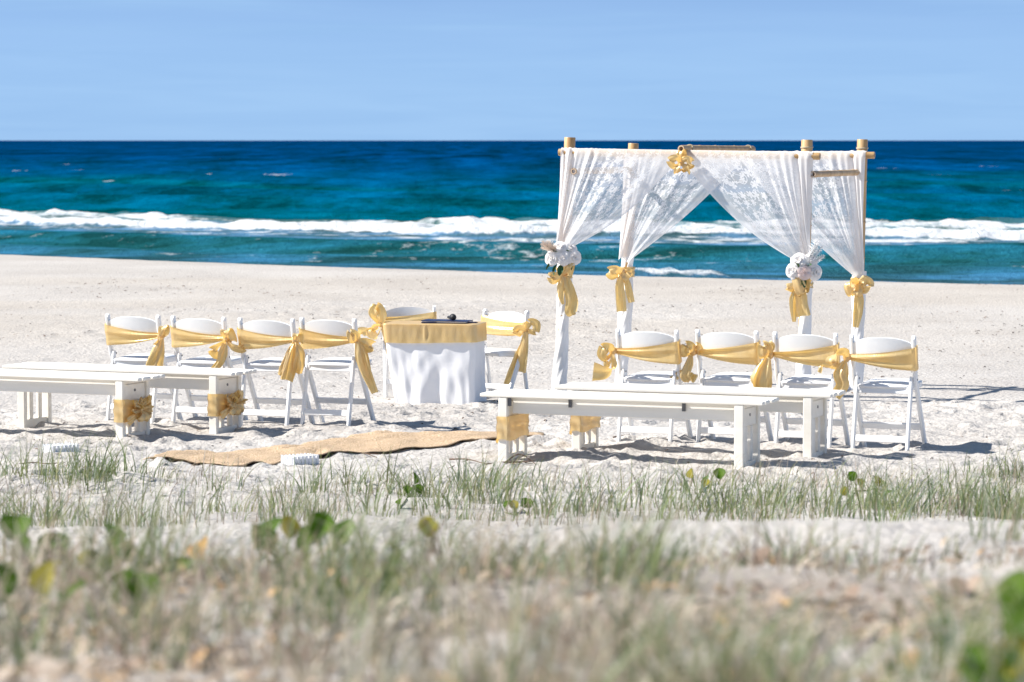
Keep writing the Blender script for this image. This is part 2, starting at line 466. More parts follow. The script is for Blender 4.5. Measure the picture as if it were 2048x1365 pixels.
M['vine_leaf'] = leaf_mat('vine_leaf', (0.035, 0.095, 0.004), (0.10, 0.19, 0.008))
M['vine_leaf_yellow'] = leaf_mat('vine_leaf_yellow', (0.20, 0.19, 0.02), (0.34, 0.29, 0.04))
M['vine_leaf_orange'] = leaf_mat('vine_leaf_orange', (0.55, 0.27, 0.06), (0.7, 0.42, 0.14))

def sand_mat():
    m, nt, b = new_mat('sand')
    tc = nd(nt, 'ShaderNodeTexCoord'); src = tc.outputs['Object']
    n1 = nd(nt, 'ShaderNodeTexNoise'); n1.inputs['Scale'].default_value = 0.35; n1.inputs['Detail'].default_value = 5
    nt.links.new(src, n1.inputs['Vector'])
    r1 = ramp(nt, [(0.35, (0.425, 0.401, 0.38)), (0.65, (0.485, 0.463, 0.443))])
    nt.links.new(n1.outputs[0], r1.inputs[0])
    # grains and darker shell grit
    n2 = nd(nt, 'ShaderNodeTexNoise'); n2.inputs['Scale'].default_value = 90; n2.inputs['Detail'].default_value = 3
    nt.links.new(src, n2.inputs['Vector'])
    r2 = ramp(nt, [(0.28, (0.72, 0.68, 0.64)), (0.5, (1, 1, 1)), (0.75, (1.06, 1.05, 1.04))])
    nt.links.new(n2.outputs[0], r2.inputs[0])
    mu = nd(nt, 'ShaderNodeMix'); mu.data_type = 'RGBA'; mu.blend_type = 'MULTIPLY'; mu.inputs[0].default_value = 0.8
    nt.links.new(r1.outputs[0], mu.inputs[6]); nt.links.new(r2.outputs[0], mu.inputs[7])
    n4 = nd(nt, 'ShaderNodeTexNoise'); n4.inputs['Scale'].default_value = 11; n4.inputs['Detail'].default_value = 4; n4.inputs['Roughness'].default_value = 0.65
    nt.links.new(src, n4.inputs['Vector'])
    r4 = ramp(nt, [(0.32, (0.80, 0.775, 0.755)), (0.46, (1, 1, 1)), (0.72, (1.05, 1.05, 1.05))])
    nt.links.new(n4.outputs[0], r4.inputs[0])
    mu4 = nd(nt, 'ShaderNodeMix'); mu4.data_type = 'RGBA'; mu4.blend_type = 'MULTIPLY'; mu4.inputs[0].default_value = 0.8
    nt.links.new(mu.outputs[2], mu4.inputs[6]); nt.links.new(r4.outputs[0], mu4.inputs[7])
    # warm band of coarser sand on the berm, paler dry sand elsewhere
    at_ = nd(nt, 'ShaderNodeAttribute'); at_.attribute_name = 'tint'
    mu2 = nd(nt, 'ShaderNodeMix'); mu2.data_type = 'RGBA'; mu2.blend_type = 'MULTIPLY'; mu2.inputs[0].default_value = 1
    nt.links.new(mu4.outputs[2], mu2.inputs[6]); nt.links.new(at_.outputs['Color'], mu2.inputs[7])
    nt.links.new(mu2.outputs[2], b.inputs['Base Color'])
    b.inputs['Roughness'].default_value = 0.95; b.inputs['Specular IOR Level'].default_value = 0.15
    n3 = nd(nt, 'ShaderNodeTexNoise'); n3.inputs['Scale'].default_value = 26; n3.inputs['Detail'].default_value = 5
    bp = nd(nt, 'ShaderNodeBump'); bp.inputs['Strength'].default_value = 0.8; bp.inputs['Distance'].default_value = 0.03
    nt.links.new(src, n3.inputs['Vector']); nt.links.new(n3.outputs[0], bp.inputs['Height']); nt.links.new(bp.outputs[0], b.inputs['Normal'])
    return m
M['sand'] = sand_mat()

def sea_mat():
    m, nt, b = new_mat('sea_water')
    tc = nd(nt, 'ShaderNodeTexCoord'); src = tc.outputs['Object']
    wc = nd(nt, 'ShaderNodeAttribute'); wc.attribute_name = 'wcol'
    fo = nd(nt, 'ShaderNodeAttribute'); fo.attribute_name = 'foam'
    def noise(scale, sx_, sy_, det, rough, rot=-22, dist=0.0):
        mp = nd(nt, 'ShaderNodeMapping'); mp.inputs['Scale'].default_value = (sx_, sy_, 1); mp.inputs['Rotation'].default_value = (0, 0, R(rot))
        nt.links.new(src, mp.inputs[0])
        n = nd(nt, 'ShaderNodeTexNoise'); n.inputs['Scale'].default_value = scale; n.inputs['Detail'].default_value = det; n.inputs['Roughness'].default_value = rough
        n.inputs['Distortion'].default_value = dist
        nt.links.new(mp.outputs[0], n.inputs['Vector']); return n.outputs[0]
    n = noise(1.0, 0.20, 0.035, 8, 0.74, rot=-4)
    nfar = noise(1.0, 0.11, 0.007, 7, 0.72, rot=0)
    of = nd(nt, 'ShaderNodeAttribute'); of.attribute_name = 'offshore'
    mxf = nd(nt, 'ShaderNodeMix'); mxf.data_type = 'FLOAT'
    nt.links.new(of.outputs['Fac'], mxf.inputs[0]); nt.links.new(n, mxf.inputs[2]); nt.links.new(nfar, mxf.inputs[3]); n = mxf.outputs[0]
    nn = noise(1.0, 0.22, 0.30, 7, 0.62, rot=-20)
    nf = nd(nt, 'ShaderNodeAttribute'); nf.attribute_name = 'nearshore'
    mxn = nd(nt, 'ShaderNodeMix'); mxn.data_type = 'FLOAT'
    nt.links.new(nf.outputs['Fac'], mxn.inputs[0]); nt.links.new(n, mxn.inputs[2]); nt.links.new(nn, mxn.inputs[3]); n = mxn.outputs[0]
    n2 = noise(1.1, 0.9, 0.5, 8, 0.72)
    thr = math_n(nt, 'ADD', fo.outputs['Fac'], math_n(nt, 'MULTIPLY', math_n(nt, 'SUBTRACT', n2, 0.5), 2.0))
    fr = ramp(nt, [(0.42, 0.0), (0.78, 1.0)])
    nt.links.new(thr, fr.inputs[0])
    # wave shading painted into the colour: dark green troughs, brighter bluer chop
    r = ramp(nt, [(0.39, (0.5, 0.50, 0.38)), (0.47, (0.82, 0.88, 0.76)), (0.53, (1, 1.08, 1.12)), (0.63, (1.5, 1.6, 1.75))])
    nt.links.new(n, r.inputs[0])
    mu = nd(nt, 'ShaderNodeMix'); mu.data_type = 'RGBA'; mu.blend_type = 'MULTIPLY'; mu.inputs[0].default_value = 1
    nt.links.new(wc.outputs['Color'], mu.inputs[6]); nt.links.new(r.outputs[0], mu.inputs[7])
    fx = nd(nt, 'ShaderNodeMix'); fx.data_type = 'RGBA'
    fx.inputs[7].default_value = (0.64, 0.665, 0.69, 1)
    nt.links.new(fr.outputs[0], fx.inputs[0]); nt.links.new(mu.outputs[2], fx.inputs[6])
    nt.links.new(fx.outputs[2], b.inputs['Base Color'])
    rr = math_n(nt, 'MULTIPLY_ADD', fr.outputs[0], 0.6, 0.30)
    nt.links.new(rr, b.inputs['Roughness'])
    b.inputs['Specular IOR Level'].default_value = 0.0
    bp = nd(nt, 'ShaderNodeBump'); bp.inputs['Strength'].default_value = 0.8; bp.inputs['Distance'].default_value = 0.6
    nt.links.new(n2, bp.inputs['Height']); nt.links.new(bp.outputs[0], b.inputs['Normal'])
    return m
M['sea'] = sea_mat()

# ------------------------------------------------------------------ ground (beach and dune) : one sheet
def shore(x):
    """how far the shoreline bends away along x"""
    xc = np.clip(x, -26, 16)
    s = -0.489*xc + 0.01494*xc**2
    s = s + (np.minimum(x, -26) + 26) * (-0.489 + 2*0.01494*-26) * 0.6
    return s

PROF_Y = np.array([-60, -8, 0, 3, 5, 6.5, 8, 9.2, 9.9, 10.6, 11.4, 12.5, 14, 15.5, 17, 18.6, 20, 22, 27, 33])
PROF_Z = np.array([2.2, 1.7, 1.42, 1.36, 1.24, 1.12, 0.99, 0.90, 0.83, 0.70, 0.55, 0.40, 0.25, 0.13, 0.05, 0.01, 0, -0.01, -0.10, -0.17])

def base_height(x, y):
    from_dune = np.interp(y, PROF_Y, PROF_Z)
    tilt = 0.03 * np.clip(x, -4, 4) * sstep(14, 11, y) + 0.05*np.exp(-((x-0.75)/0.55)**2 - ((y-9.6)/0.9)**2) - 0.03*np.exp(-((x+0.4)/0.4)**2 - ((y-9.6)/0.9)**2)
    w = y - shore(x) + 0.8 + 0.2*np.clip(x, -20, 12)
    far = np.interp(w, [30, 47, 53, 55.5, 60, 66, 77, 100, 150, 400], [-0.17, -0.17, -0.185, -0.23, -0.50, -0.85, -1.28, -2.0, -3.5, -8])
    z = np.where(y < 30, from_dune, np.where(y > 40, far, from_dune + (far - from_dune) * sstep(30, 40, y)))
    return z + tilt

foot = []
for _ in range(1500):
    foot.append((random.uniform(-6.5, 6.5), random.uniform(17.5, 25.5), random.uniform(0.05, 0.14), random.uniform(0.4, 1.0), random.uniform(0, math.pi), random.uniform(0.008, 0.028)))

def detail_height(x, y):
    near = sstep(17, 18.5, y) * sstep(27.5, 24.5, y)
    z = near * (0.030 * fbm(x*1.5, y*1.5, 11, 4) + 0.016 * fbm(x*6, y*6, 12, 3))
    mid = sstep(24.5, 27.5, y) * sstep(60, 52, y - shore(x))
    rough = sstep(-0.1, 0.3, fbm(x*0.16+3, y*0.10, 21, 2))
    z = z + mid * ((0.007 + 0.014*rough) * fbm(x*5.5, y*5.5, 13, 3) + 0.02*fbm(x*0.5, y*0.35, 14, 2))
    dune = sstep(18.5, 16, y)
    z = z + dune * (0.055 * fbm(x*0.9, y*0.9, 15, 4) + 0.025 * fbm(x*4, y*4, 16, 3))
    return z

def axis(*segs):
    out = []
    for a, b, s0, s1 in segs:
        p = a
        n = max(1, int(abs(b-a) / (0.5*(s0+s1))))
        t = np.linspace(0, 1, n, endpoint=False)
        # spacing from s0 to s1
        q = (s0*t + 0.5*(s1-s0)*t*t) / (s0 + 0.5*(s1-s0))
        out.append(a + (b-a)*q)
    return np.concatenate(out + [np.array([segs[-1][1]])])

gx = axis((-400, -40, 60, 8), (-40, -12, 2.5, 0.4), (-12, -5, 0.16, 0.05), (-5, 5, 0.032, 0.032), (5, 12, 0.05, 0.16), (12, 40, 0.4, 2.5), (40, 400, 8, 60))
gy = axis((-60, -4, 6, 1), (-4, 3, 0.5, 0.2), (3, 17, 0.075, 0.055), (17, 26, 0.030, 0.030), (26, 60, 0.04, 0.14), (60, 110, 0.6, 3), (110, 420, 6, 40))
GX, GY = np.meshgrid(gx, gy, indexing='ij')
Zb = base_height(GX, GY); Zd = detail_height(GX, GY)
for fx_, fy_, s, e, an, dep in foot:
    i0, i1 = np.searchsorted(gx, (fx_-0.4, fx_+0.4)); j0, j1 = np.searchsorted(gy, (fy_-0.4, fy_+0.4))
    X = GX[i0:i1, j0:j1] - fx_; Y = GY[i0:i1, j0:j1] - fy_
    c, sn = math.cos(an), math.sin(an)
    u = (X*c + Y*sn) / s; v = (-X*sn + Y*c) / (s*e)
    r2 = u*u + v*v
    Zd[i0:i1, j0:j1] += dep * (-np.exp(-r2*1.2) + 0.75*np.exp(-(np.sqrt(r2)-1.5)**2*3.0))
GZ = Zb + Zd
def ground_z(x, y):
    i = min(max(int(np.searchsorted(gx, x)), 1), len(gx)-1); j = min(max(int(np.searchsorted(gy, y)), 1), len(gy)-1)
    tx = (x-gx[i-1])/(gx[i]-gx[i-1]); ty = (y-gy[j-1])/(gy[j]-gy[j-1])
    return float((GZ[i-1,j-1]*(1-tx)+GZ[i,j-1]*tx)*(1-ty) + (GZ[i-1,j]*(1-tx)+GZ[i,j]*tx)*ty)
gme = mesh('ground', np.stack([GX, GY, GZ], -1).reshape(-1, 3), grid_faces(len(gx), len(gy))[:, ::-1])
# sand colour: paler dry powder by the chairs, pinker coarse band near the berm, browner dune with humus
bandn = fbm(GX*0.10, GY*0.22, 31, 3)
warm = sstep(28, 40, GY) * (0.35 + 0.65*sstep(-0.2, 0.3, bandn))
duneb = 1.5*sstep(8.6, 6.0, GY) * sstep(-0.5, 0.4, fbm(GX*1.3, GY*1.3, 32, 3))
tint = np.ones(GX.shape + (3,))
tint[..., 0] += -0.03*warm - 0.16*duneb
tint[..., 1] += -0.058*warm - 0.20*duneb
tint[..., 2] += -0.10*warm - 0.23*duneb
wet = sstep(58, 70, GY - shore(GX))
tint *= (1 - 0.5*wet)[..., None]
cattr(gme, 'tint', tint.reshape(-1, 3))
ground = tag(link('ground', gme, M['sand']), kind='structure')

# ------------------------------------------------------------------ sea
WZ = -1.2
sx = axis((-30000, -3000, 9000, 1500), (-3000, -300, 600, 50), (-300, -75, 25, 3), (-75, -26, 1.2, 0.45), (-26, 24, 0.24, 0.24), (24, 75, 0.45, 1.2), (75, 300, 3, 25), (300, 3000, 50, 600), (3000, 30000, 1500, 9000))
sy = axis((52, 74, 1.0, 0.5), (74, 150, 0.30, 0.30), (150, 420, 0.4, 3.0), (420, 2000, 4, 60), (2000, 40000, 150, 6000))
SX, SY = np.meshgrid(sx, sy, indexing='ij')
SW = SY - shore(SX)
calm = sstep(1500, 500, SY)
along = SX + 0.45*SW
z = np.zeros_like(SX)
# wind chop and swell offshore
z += calm * 0.16 * fbm(SX*0.07, SW*0.16, 41, 3) * sstep(100, 125, SW)
z += calm * 0.10 * fbm(SX*0.22, SW*0.5, 42, 3)
z += 0.22 * np.sin(SW*0.21 + 2.0*fbm(SX*0.02, SW*0.01, 43, 2)) * sstep(120, 150, SW) * sstep(900, 300, SW)
# green unbroken wave inshore
cw = 90 + 2.0*fbm(SX*0.06, SX*0+1, 44, 2)
z += 0.42 * np.where(SW < cw, np.exp(-((SW-cw)/2.2)**2), np.exp(-((SW-cw)/5.0)**2)) * (0.75 + 0.5*fbm(SX*0.05, SX*0+5, 45, 2))
# breaker: back bore and front bore
lump = fbm(SX*0.55, SW*0.55, 46, 4)
wb = 116 + 2.5*fbm(SX*0.07, SX*0, 47, 3)
brk = 0.25 + 0.75*sstep(-0.35, 0.15, fbm(SX*0.055 + 1.7, SX*0 + 3, 48, 2)) 
side = np.maximum(sstep(-9, -16, SX), sstep(1, 6, SX)); brk = brk*(1-side) + side*(0.85 + 0.15*fbm(SX*0.3, SX*0, 61, 2))
hb = np.where(SW < wb, np.exp(-((SW-wb)/2.6)**2), np.exp(-((SW-wb)/4.5)**2))
z += (0.20 + 0.12*brk) * hb + (0.16*lump + 0.20*fbm(SX*1.3, SW*1.0, 62, 3))*hb*brk
wf = 108.5 + 1.6*fbm(SX*0.11, SX*0+9, 49, 3)
hf = np.where(SW < wf, np.exp(-((SW-wf)/0.9)**4), np.exp(-((SW-wf)/3.0)**2))
z += 0.25*hf + 0.22*fbm(SX*1.1, SW*0.9, 50, 3)*hf
# shore break lapping the beach
ws = 76.0 + 0.7*fbm(SX*0.2, SX*0, 51, 2)
sb = sstep(-1.0, 3.5, SX) * sstep(9.5, 6.5, SX) * np.clip(0.62 + 1.1*fbm(SX*0.5, SX*0+2, 52, 3), 0.2, 1)
hs = np.exp(-((SW-ws)/1.1)**2)
z += 0.17*hs*(0.25 + 0.75*sb) + 0.24*np.abs(fbm(SX*1.4, SW*1.4, 53, 3))*hs*sb
foam = np.zeros_like(SX)
foam = np.maximum(foam, 1.25 * sstep(0.18, 0.45, hf) * sstep(wf+3.0, wf+1.2, SW) * (0.9 + 0.35*fbm(SX*0.4, SW*0.8, 63, 3)))
fb = sstep(wb-3.4, wb-1.6, SW) * sstep(wb+1.2, wb-0.1, SW)
foam = np.maximum(foam, fb * (0.15 + 0.95*brk**1.6) * (0.9 + 0.6*lump))
foam = np.maximum(foam, 0.52 * sstep(107, 109, SW) * sstep(118, 114, SW) * (0.9 + 0.5*fbm(SX*0.25, SW*0.3, 64, 3)))
streak = sstep(95, 104, SW) * sstep(108.5, 107, SW)
foam = np.maximum(foam, streak * (0.44 + 0.40*fbm(SX*0.10, SW*0.35, 54, 3)))
foam = np.maximum(foam, 0.36 * sstep(78, 82, SW) * sstep(99, 94, SW) * (0.6 + 0.9*fbm(SX*0.12, SW*0.3, 55, 3)))
foam = np.maximum(foam, 0.85 * sstep(0.45, 0.8, hs) * sb)
caps = sstep(0.66, 0.74, fbm(SX*0.10, SW*0.20, 56, 2)) * sstep(150, 200, SW) * sstep(700, 300, SW)
foam = np.maximum(foam, 0.55*caps)
# colour of the water itself: sandy shallows, teal over the bar, deep blue outside
wk = [70, 80, 88, 93, 98, 107, 116, 124, 165, 230, 330, 600, 3000]
cr = np.interp(SW, wk, [0.060, 0.032, 0.014, 0.012, 0.055, 0.080, 0.065, 0.0, 0.0, 0.0, 0.0, 0.0, 0.0])
cg = np.interp(SW, wk, [0.120, 0.125, 0.110, 0.106, 0.150, 0.165, 0.138, 0.088, 0.078, 0.066, 0.046, 0.034, 0.028])
cb = np.interp(SW, wk, [0.185, 0.205, 0.150, 0.168, 0.240, 0.250, 0.150, 0.130, 0.150, 0.150, 0.128, 0.108, 0.094])
big = fbm(SX*0.02, SW*0.03, 57, 3)
green = sstep(0.0, 0.5, big) * sstep(120, 150, SW) * sstep(420, 250, SW)
cg = cg * (1 + 0.12*green); cb = cb * (1 - 0.22*green)
sme = mesh('sea', np.stack([SX, SY, z + WZ], -1).reshape(-1, 3), grid_faces(len(sx), len(sy))[:, ::-1])
cattr(sme, 'wcol', np.stack([cr, cg, cb], -1).reshape(-1, 3))
fattr(sme, 'foam', foam.ravel())
fattr(sme, 'nearshore', sstep(150, 112, SW).ravel())
fattr(sme, 'offshore', sstep(170, 380, SW).ravel())
tag(link('sea', sme, M['sea']), kind='structure')

# ------------------------------------------------------------------ cloth helpers
def catmull(P, n):
    P = np.asarray(P, dtype=float)
    Q = np.vstack([2*P[0]-P[1], P, 2*P[-1]-P[-2]])
    out = []
    ts = np.linspace(0, len(P)-1, n)
    for t in ts:
        i = min(int(t), len(P)-2); u = t - i
        p0, p1, p2, p3 = Q[i], Q[i+1], Q[i+2], Q[i+3]
        out.append(0.5*((2*p1) + (-p0+p2)*u + (2*p0-5*p1+4*p2-p3)*u*u + (-p0+3*p1-3*p2+p3)*u**3))
    return np.array(out)

def ribbon_arrays(P, W, D, n=26, nw=9, pleat=0.12, freq=2.0, seed=0, curl=0.0):
    """P control points, W widths, D width directions (same count). returns verts, faces"""
    C = catmull(P, n)
    ts = np.linspace(0, 1, n)
    w = np.interp(ts, np.linspace(0, 1, len(W)), W)
    d = np.stack([np.interp(ts, np.linspace(0, 1, len(D)), np.asarray(D, dtype=float)[:, k]) for k in range(3)], -1)
    T = np.gradient(C, axis=0); T /= np.linalg.norm(T, axis=1)[:, None] + 1e-9
    d = d - T*(d*T).sum(1)[:, None]; d /= np.linalg.norm(d, axis=1)[:, None] + 1e-9
    N = np.cross(T, d)
    v = np.linspace(-0.5, 0.5, nw)
    ph = seed*1.7
    V = np.zeros((n, nw, 3))
    for i in range(n):
        prof = np.sin(2*math.pi*freq*v + ph + 1.5*math.sin(ts[i]*3+seed)) + 0.5*np.sin(2*math.pi*freq*2.1*v + ph*2 + ts[i]*2)
        off = pleat * w[i] * prof + curl * w[i] * (4*v*v)
        V[i] = C[i] + d[i]*(v*w[i])[:, None] + N[i]*off[:, None]
    return V.reshape(-1, 3), grid_faces(n, nw)

class Cloth:
    def __init__(s): s.v = []; s.f = []; s.o = 0
    def add(s, V, F): s.v.append(V); s.f.append(F + s.o); s.o += len(V); return s
    def ribbon(s, *a, **k): return s.add(*ribbon_arrays(*a, **k))
    def build(s, name, mat, parent=None):
        me = mesh(name, np.vstack(s.v), np.vstack(s.f), True)
        return link(name, me, mat, parent)

def knot_arrays(c, rx, ry, rz, seed):
    nu, nv = 12, 16
    u = np.linspace(0.06, math.pi-0.06, nu); v = np.linspace(0, 2*math.pi, nv, endpoint=False)
    U, Vv = np.meshgrid(u, v, indexing='ij')
    r = 1 + 0.16*np.sin(5*Vv + 2.5*U + seed) + 0.10*np.sin(3*U + seed*2) * np.cos(2*Vv)
    X = c[0] + rx*r*np.sin(U)*np.cos(Vv); Y = c[1] + ry*r*np.sin(U)*np.sin(Vv); Z = c[2] + rz*r*np.cos(U)
    return np.stack([X, Y, Z], -1).reshape(-1, 3), grid_faces(nu, nv, True)

def bow_parts(parent, kpos, k, loops, tails, seed, rk=0.026, mat='gold'):
    """knot at world kpos; loops / tails given as (x_px, y_px, toward viewer in m) offsets, k pixels per metre"""
    def W3(p): return (kpos[0] + p[0]/k, kpos[1] - p[2], kpos[2] - p[1]/k)
    inv = parent.matrix_world.inverted() if False else None
    loc = parent.location
    def toloc(V): return V - np.array(loc)
    c = Cloth(); V, F = knot_arrays(kpos, rk, rk*0.9, rk*1.1, seed); c.add(toloc(V), F); c.build('knot', M[mat], parent)
    for i, lp in enumerate(loops):
        P = [W3(p) for p in lp['p']]; c = Cloth()
        V, F = ribbon_arrays(P, lp['w'], lp.get('d', [(0.15, -0.3, 1)]*2), n=30, nw=9, pleat=lp.get('pl', 0.07), freq=lp.get('fr', 1.3), seed=seed+i*3)
        c.add(toloc(V), F); c.build('loop', M[mat], parent)
    for i, tl in enumerate(tails):
        P = [W3(p) for p in tl['p']]; c = Cloth()
        V, F = ribbon_arrays(P, tl['w'], tl.get('d', [(1, 0.3, 0), (1, -0.2, 0.1)]), n=32, nw=11, pleat=tl.get('pl', 0.10), freq=tl.get('fr', 1.4), seed=seed+7+i*5)
        c.add(toloc(V), F); c.build('tail', M[mat], parent)

# ------------------------------------------------------------------ folding chairs
HW = 0.215           # half distance between the posts
TOPY, FOOTY, TOPZ = -0.17, 0.165, 0.78
BEND, UP_T = 0.29, 0.19           # the posts are steeper above the bend
LOW_T = (FOOTY - TOPY - BEND*UP_T) / (TOPZ - BEND)
def post_pt(x, drop, off=0.0):
    """point on the back `drop` metres (in z) below the post top; off = rearward offset"""
    if drop <= BEND: y = TOPY + UP_T*drop; tn = UP_T
    else: y = TOPY + UP_T*BEND + LOW_T*(drop-BEND); tn = LOW_T
    n = Vector((0, -1, -tn)).normalized()
    return Vector((x, y, TOPZ - drop)) + n*off

def make_chair():
    r = empty('folding_chair')
    wm = M['chair_white']
    pd = (post_pt(0, 0.2) - post_pt(0, 0)).normalized()
    for s in (-1, 1):
        mb = MB()
        # long leg: back post to front foot, rounded head
        prof = []
        a = post_pt(s*HW, 0.0); b = post_pt(s*HW, 0.84)
        k_ = post_pt(s*HW, BEND)
        lo_d = (b - k_).normalized()
        mb.bar(a + pd*0.012, k_ + pd*0.006, 0.024, 0.046, bev=0.006)
        mb.bar(k_ - lo_d*0.006, b, 0.0235, 0.0455, bev=0.006)
        # rounded head
        c = a + pd*0.014; nrm = Vector((0, pd.z, -pd.y))
        V = []; F = []
        for i in range(7):
            an = math.pi*i/6
            q = c - pd*(0.021*math.sin(an)) + nrm*(0.0225*math.cos(an))
            V += [q + Vector((-0.0115, 0, 0)), q + Vector((0.0115, 0, 0))]
        for i in range(6): F.append((2*i, 2*i+2, 2*i+3, 2*i+1))
        F.append(tuple(range(0, 14, 2))[::-1]); F.append(tuple(range(1, 14, 2)))
        mb.add(V, F)
        mb.build('front_leg', wm, r)
        mb = MB(); piv = post_pt(s*(HW-0.026), 0.275)
        mb.bar(piv, (s*(HW-0.026), -0.235, -0.06), 0.022, 0.036, bev=0.005)
        mb.build('rear_leg', wm, r)
        mb = MB(); mb.tube([(s*(HW+0.014), piv.y+0.012, piv.z-0.02), (s*(HW-0.04), piv.y+0.012, piv.z-0.02)], 0.007, 8)
        mb.build('pivot_bolt', M['dark_metal'], r)
        mb = MB(); mb.bar((s*(HW-0.045), -0.15, 0.425), (s*(HW-0.045), 0.2, 0.43), 0.02, 0.035, bev=0.004); mb.build('seat_rail', wm, r)
    # crossbars
    MB().bar((-(HW-0.036), -0.208, 0.085), ((HW-0.036), -0.208, 0.085), 0.045, 0.018, side=Vector((0, 0.2, 1)), bev=0.004).build('rear_stretcher', wm, r)
    y = float(post_pt(0, 0.63).y)
    MB().bar((-(HW-0.011), y, 0.15), ((HW-0.011), y, 0.15), 0.045, 0.018, side=Vector((0, -0.4, 1)), bev=0.004).build('front_stretcher', wm, r)
    MB().bar((-(HW-0.036), -0.138, 0.418), ((HW-0.036), -0.138, 0.418), 0.062, 0.016, side=Vector((0, 0.1, 1)), bev=0.004).build('seat_bar', wm, r)
    # seat: padded slab with rounded outline and soft crown
    nu, nv = 18, 18; V = []
    def seat_xy(u, v):
        # superellipse-ish square
        x = u*(1 - 0.06*v*v*abs(v)); yy = v*(1-0.05*u*u)
        return x*(HW-0.03), 0.04 + yy*0.20
    for i in range(nu):
        for j in range(nv):
            u = -1+2*i/(nu-1); v = -1+2*j/(nv-1); x, yy = seat_xy(u, v)
            e = (1-u**6)*(1-v**6)
            V.append((x, yy, 0.443 + 0.018*e + 0.012*(v+1)*0.5))
    F = grid_faces(nu, nv)
    top = len(V)
    for i in range(nu):
        for j in range(nv):
            x, yy, zz = V[i*nv+j]; V.append((x*0.985, 0.04+(yy-0.04)*0.985, 0.425+0.012*((yy-0.04)/0.2+1)*0.5))
    F2 = grid_faces(nu, nv)[:, ::-1] + top
    ring = [i*nv for i in range(nu)] + [(nu-1)*nv + j for j in range(1, nv)] + [i*nv + nv-1 for i in range(nu-2, -1, -1)] + [j for j in range(nv-2, 0, -1)]
    F3 = np.array([[ring[q], ring[(q+1) % len(ring)], ring[(q+1) % len(ring)]+top, ring[q]+top] for q in range(len(ring))])
    link('seat', mesh('seat', V, np.vstack([F[:, ::-1], F2[:, ::-1], F3])), M['seat_white'], r)
    # back panel with arched top, gently concave
    nu, nv = 21, 9; V = []
    for side in (0, 1):
        for i in range(nu):
            u = -1+2*i/(nu-1)
            topd = 0.046 - 0.042*(1-abs(u)**2.5)
            for j in range(nv):
                v = j/(nv-1)
                p = post_pt(u*(HW-0.010), topd + (0.158-topd)*v, 0.006 + 0.020*(1-u*u) + (0.009 if side else -0.009))
                V.append(p)
    n1 = nu*nv
    F = grid_faces(nu, nv); F2 = grid_faces(nu, nv)[:, ::-1] + n1
    ring = [i*nv for i in range(nu)] + [(nu-1)*nv + j for j in range(1, nv)] + [i*nv + nv-1 for i in range(nu-2, -1, -1)] + [j for j in range(nv-2, 0, -1)]
    F3 = np.array([[ring[q], ring[q]+n1, ring[(q+1) % len(ring)]+n1, ring[(q+1) % len(ring)]] for q in range(len(ring))])
    bp = mesh('back_panel', V, np.vstack([F, F2, F3]))
    try: bp.set_sharp_from_angle(angle=R(50))
    except Exception: pass
    link('back_panel', bp, wm, r)
    return r

chair_proto = make_chair()
_first = [True]
def place_chair(cx, cy, rz, label, group, zoff=0.0):
    if _first[0]: o = chair_proto; _first[0] = False
    else: o = copy_tree(chair_proto)
    o.location = (cx, cy, zoff); o.rotation_euler = (0, 0, rz)
    tag(o, label, 'chair', group)
    return o

def sash_band(root, chair, knot_side, seed, lo=0.225, hi=0.065, klo=0.160, khi=0.122, front=True, pl=1.0):
    """band wrapping the chair back, wide at one post and pinched at the knot post"""
    Mx = Matrix.Translation(chair.location) @ Matrix.Rotation(chair.rotation_euler.z, 4, 'Z')
    n_side = 16; path = []
    ks = knot_side
    # parameter q: 0 at knot, 1 at far post
    def rear(q): return (ks*(HW+0.014)*(1-2*q), q, 0.034 + 0.012*math.sin(math.pi*q))
    def frnt(q): return (ks*(HW+0.014)*(1-2*q), q, -0.030)
    for i in range(n_side+1): path.append(rear(i/n_side))
    x_far = -ks*(HW+0.016)
    path += [(x_far, 1.0, 0.028), (x_far - ks*0.004, 1.0, 0.012), (x_far - ks*0.004, 1.0, -0.010), (x_far, 1.0, -0.026)]
    for i in range(n_side+1): path.append(frnt(1 - i/n_side))
    path += [(ks*(HW+0.018), 0.0, -0.022), (ks*(HW+0.020), 0.0, 0.0), (ks*(HW+0.018), 0.0, 0.026)]
    nw = 17; V = []
    rs = random.Random(seed)
    ph = [rs.uniform(0, 6.28) for _ in range(4)]
    for (x, q, off) in path:
        sag = 0.014*math.sin(math.pi*min(q, 1))
        e = q**1.1
        a = khi + (hi-khi)*e + sag*0.6; b = klo + (lo-klo)*e + sag
        for j in range(nw):
            v = j/(nw-1)
            pinch = (1-q)
            fold = pl*(0.0065*pinch + 0.0018) * (math.sin(v*11 + ph[0] + q*1.2) + 0.45*math.sin(v*21 + ph[1] - q*1.5)) + 0.003*math.sin(v*5+q*3+ph[2])
            sgn = 1 if off > 0 else -1
            V.append(Mx @ post_pt(x, a + (b-a)*v, off + sgn*(fold + 0.004)))
    V = np.array([tuple(p) for p in V]) - np.array(root.location)
    me = mesh('band', V, grid_faces(len(path), nw))
    link('band', me, M['gold'], root)
    return Mx @ post_pt(ks*(HW+0.03), (klo+khi)/2, 0.045)

def chair_from_tops(pl, pr, rz, ztop=TOPZ, ybase=None, facing=0):
    """chair origin from the pictured post tops"""
    px = (pl[0]+pr[0])/2; py = (pl[1]+pr[1])/2
    p = at(px, py, ztop) if ybase is None else at_y(px, py, ybase)
    off = Matrix.Rotation(rz, 3, 'Z') @ Vector((0, TOPY, 0))
    return p.x - off.x, p.y - off.y

ROT = R(-22)
def lp(pts, w, **k): return dict(p=pts, w=w, **k)

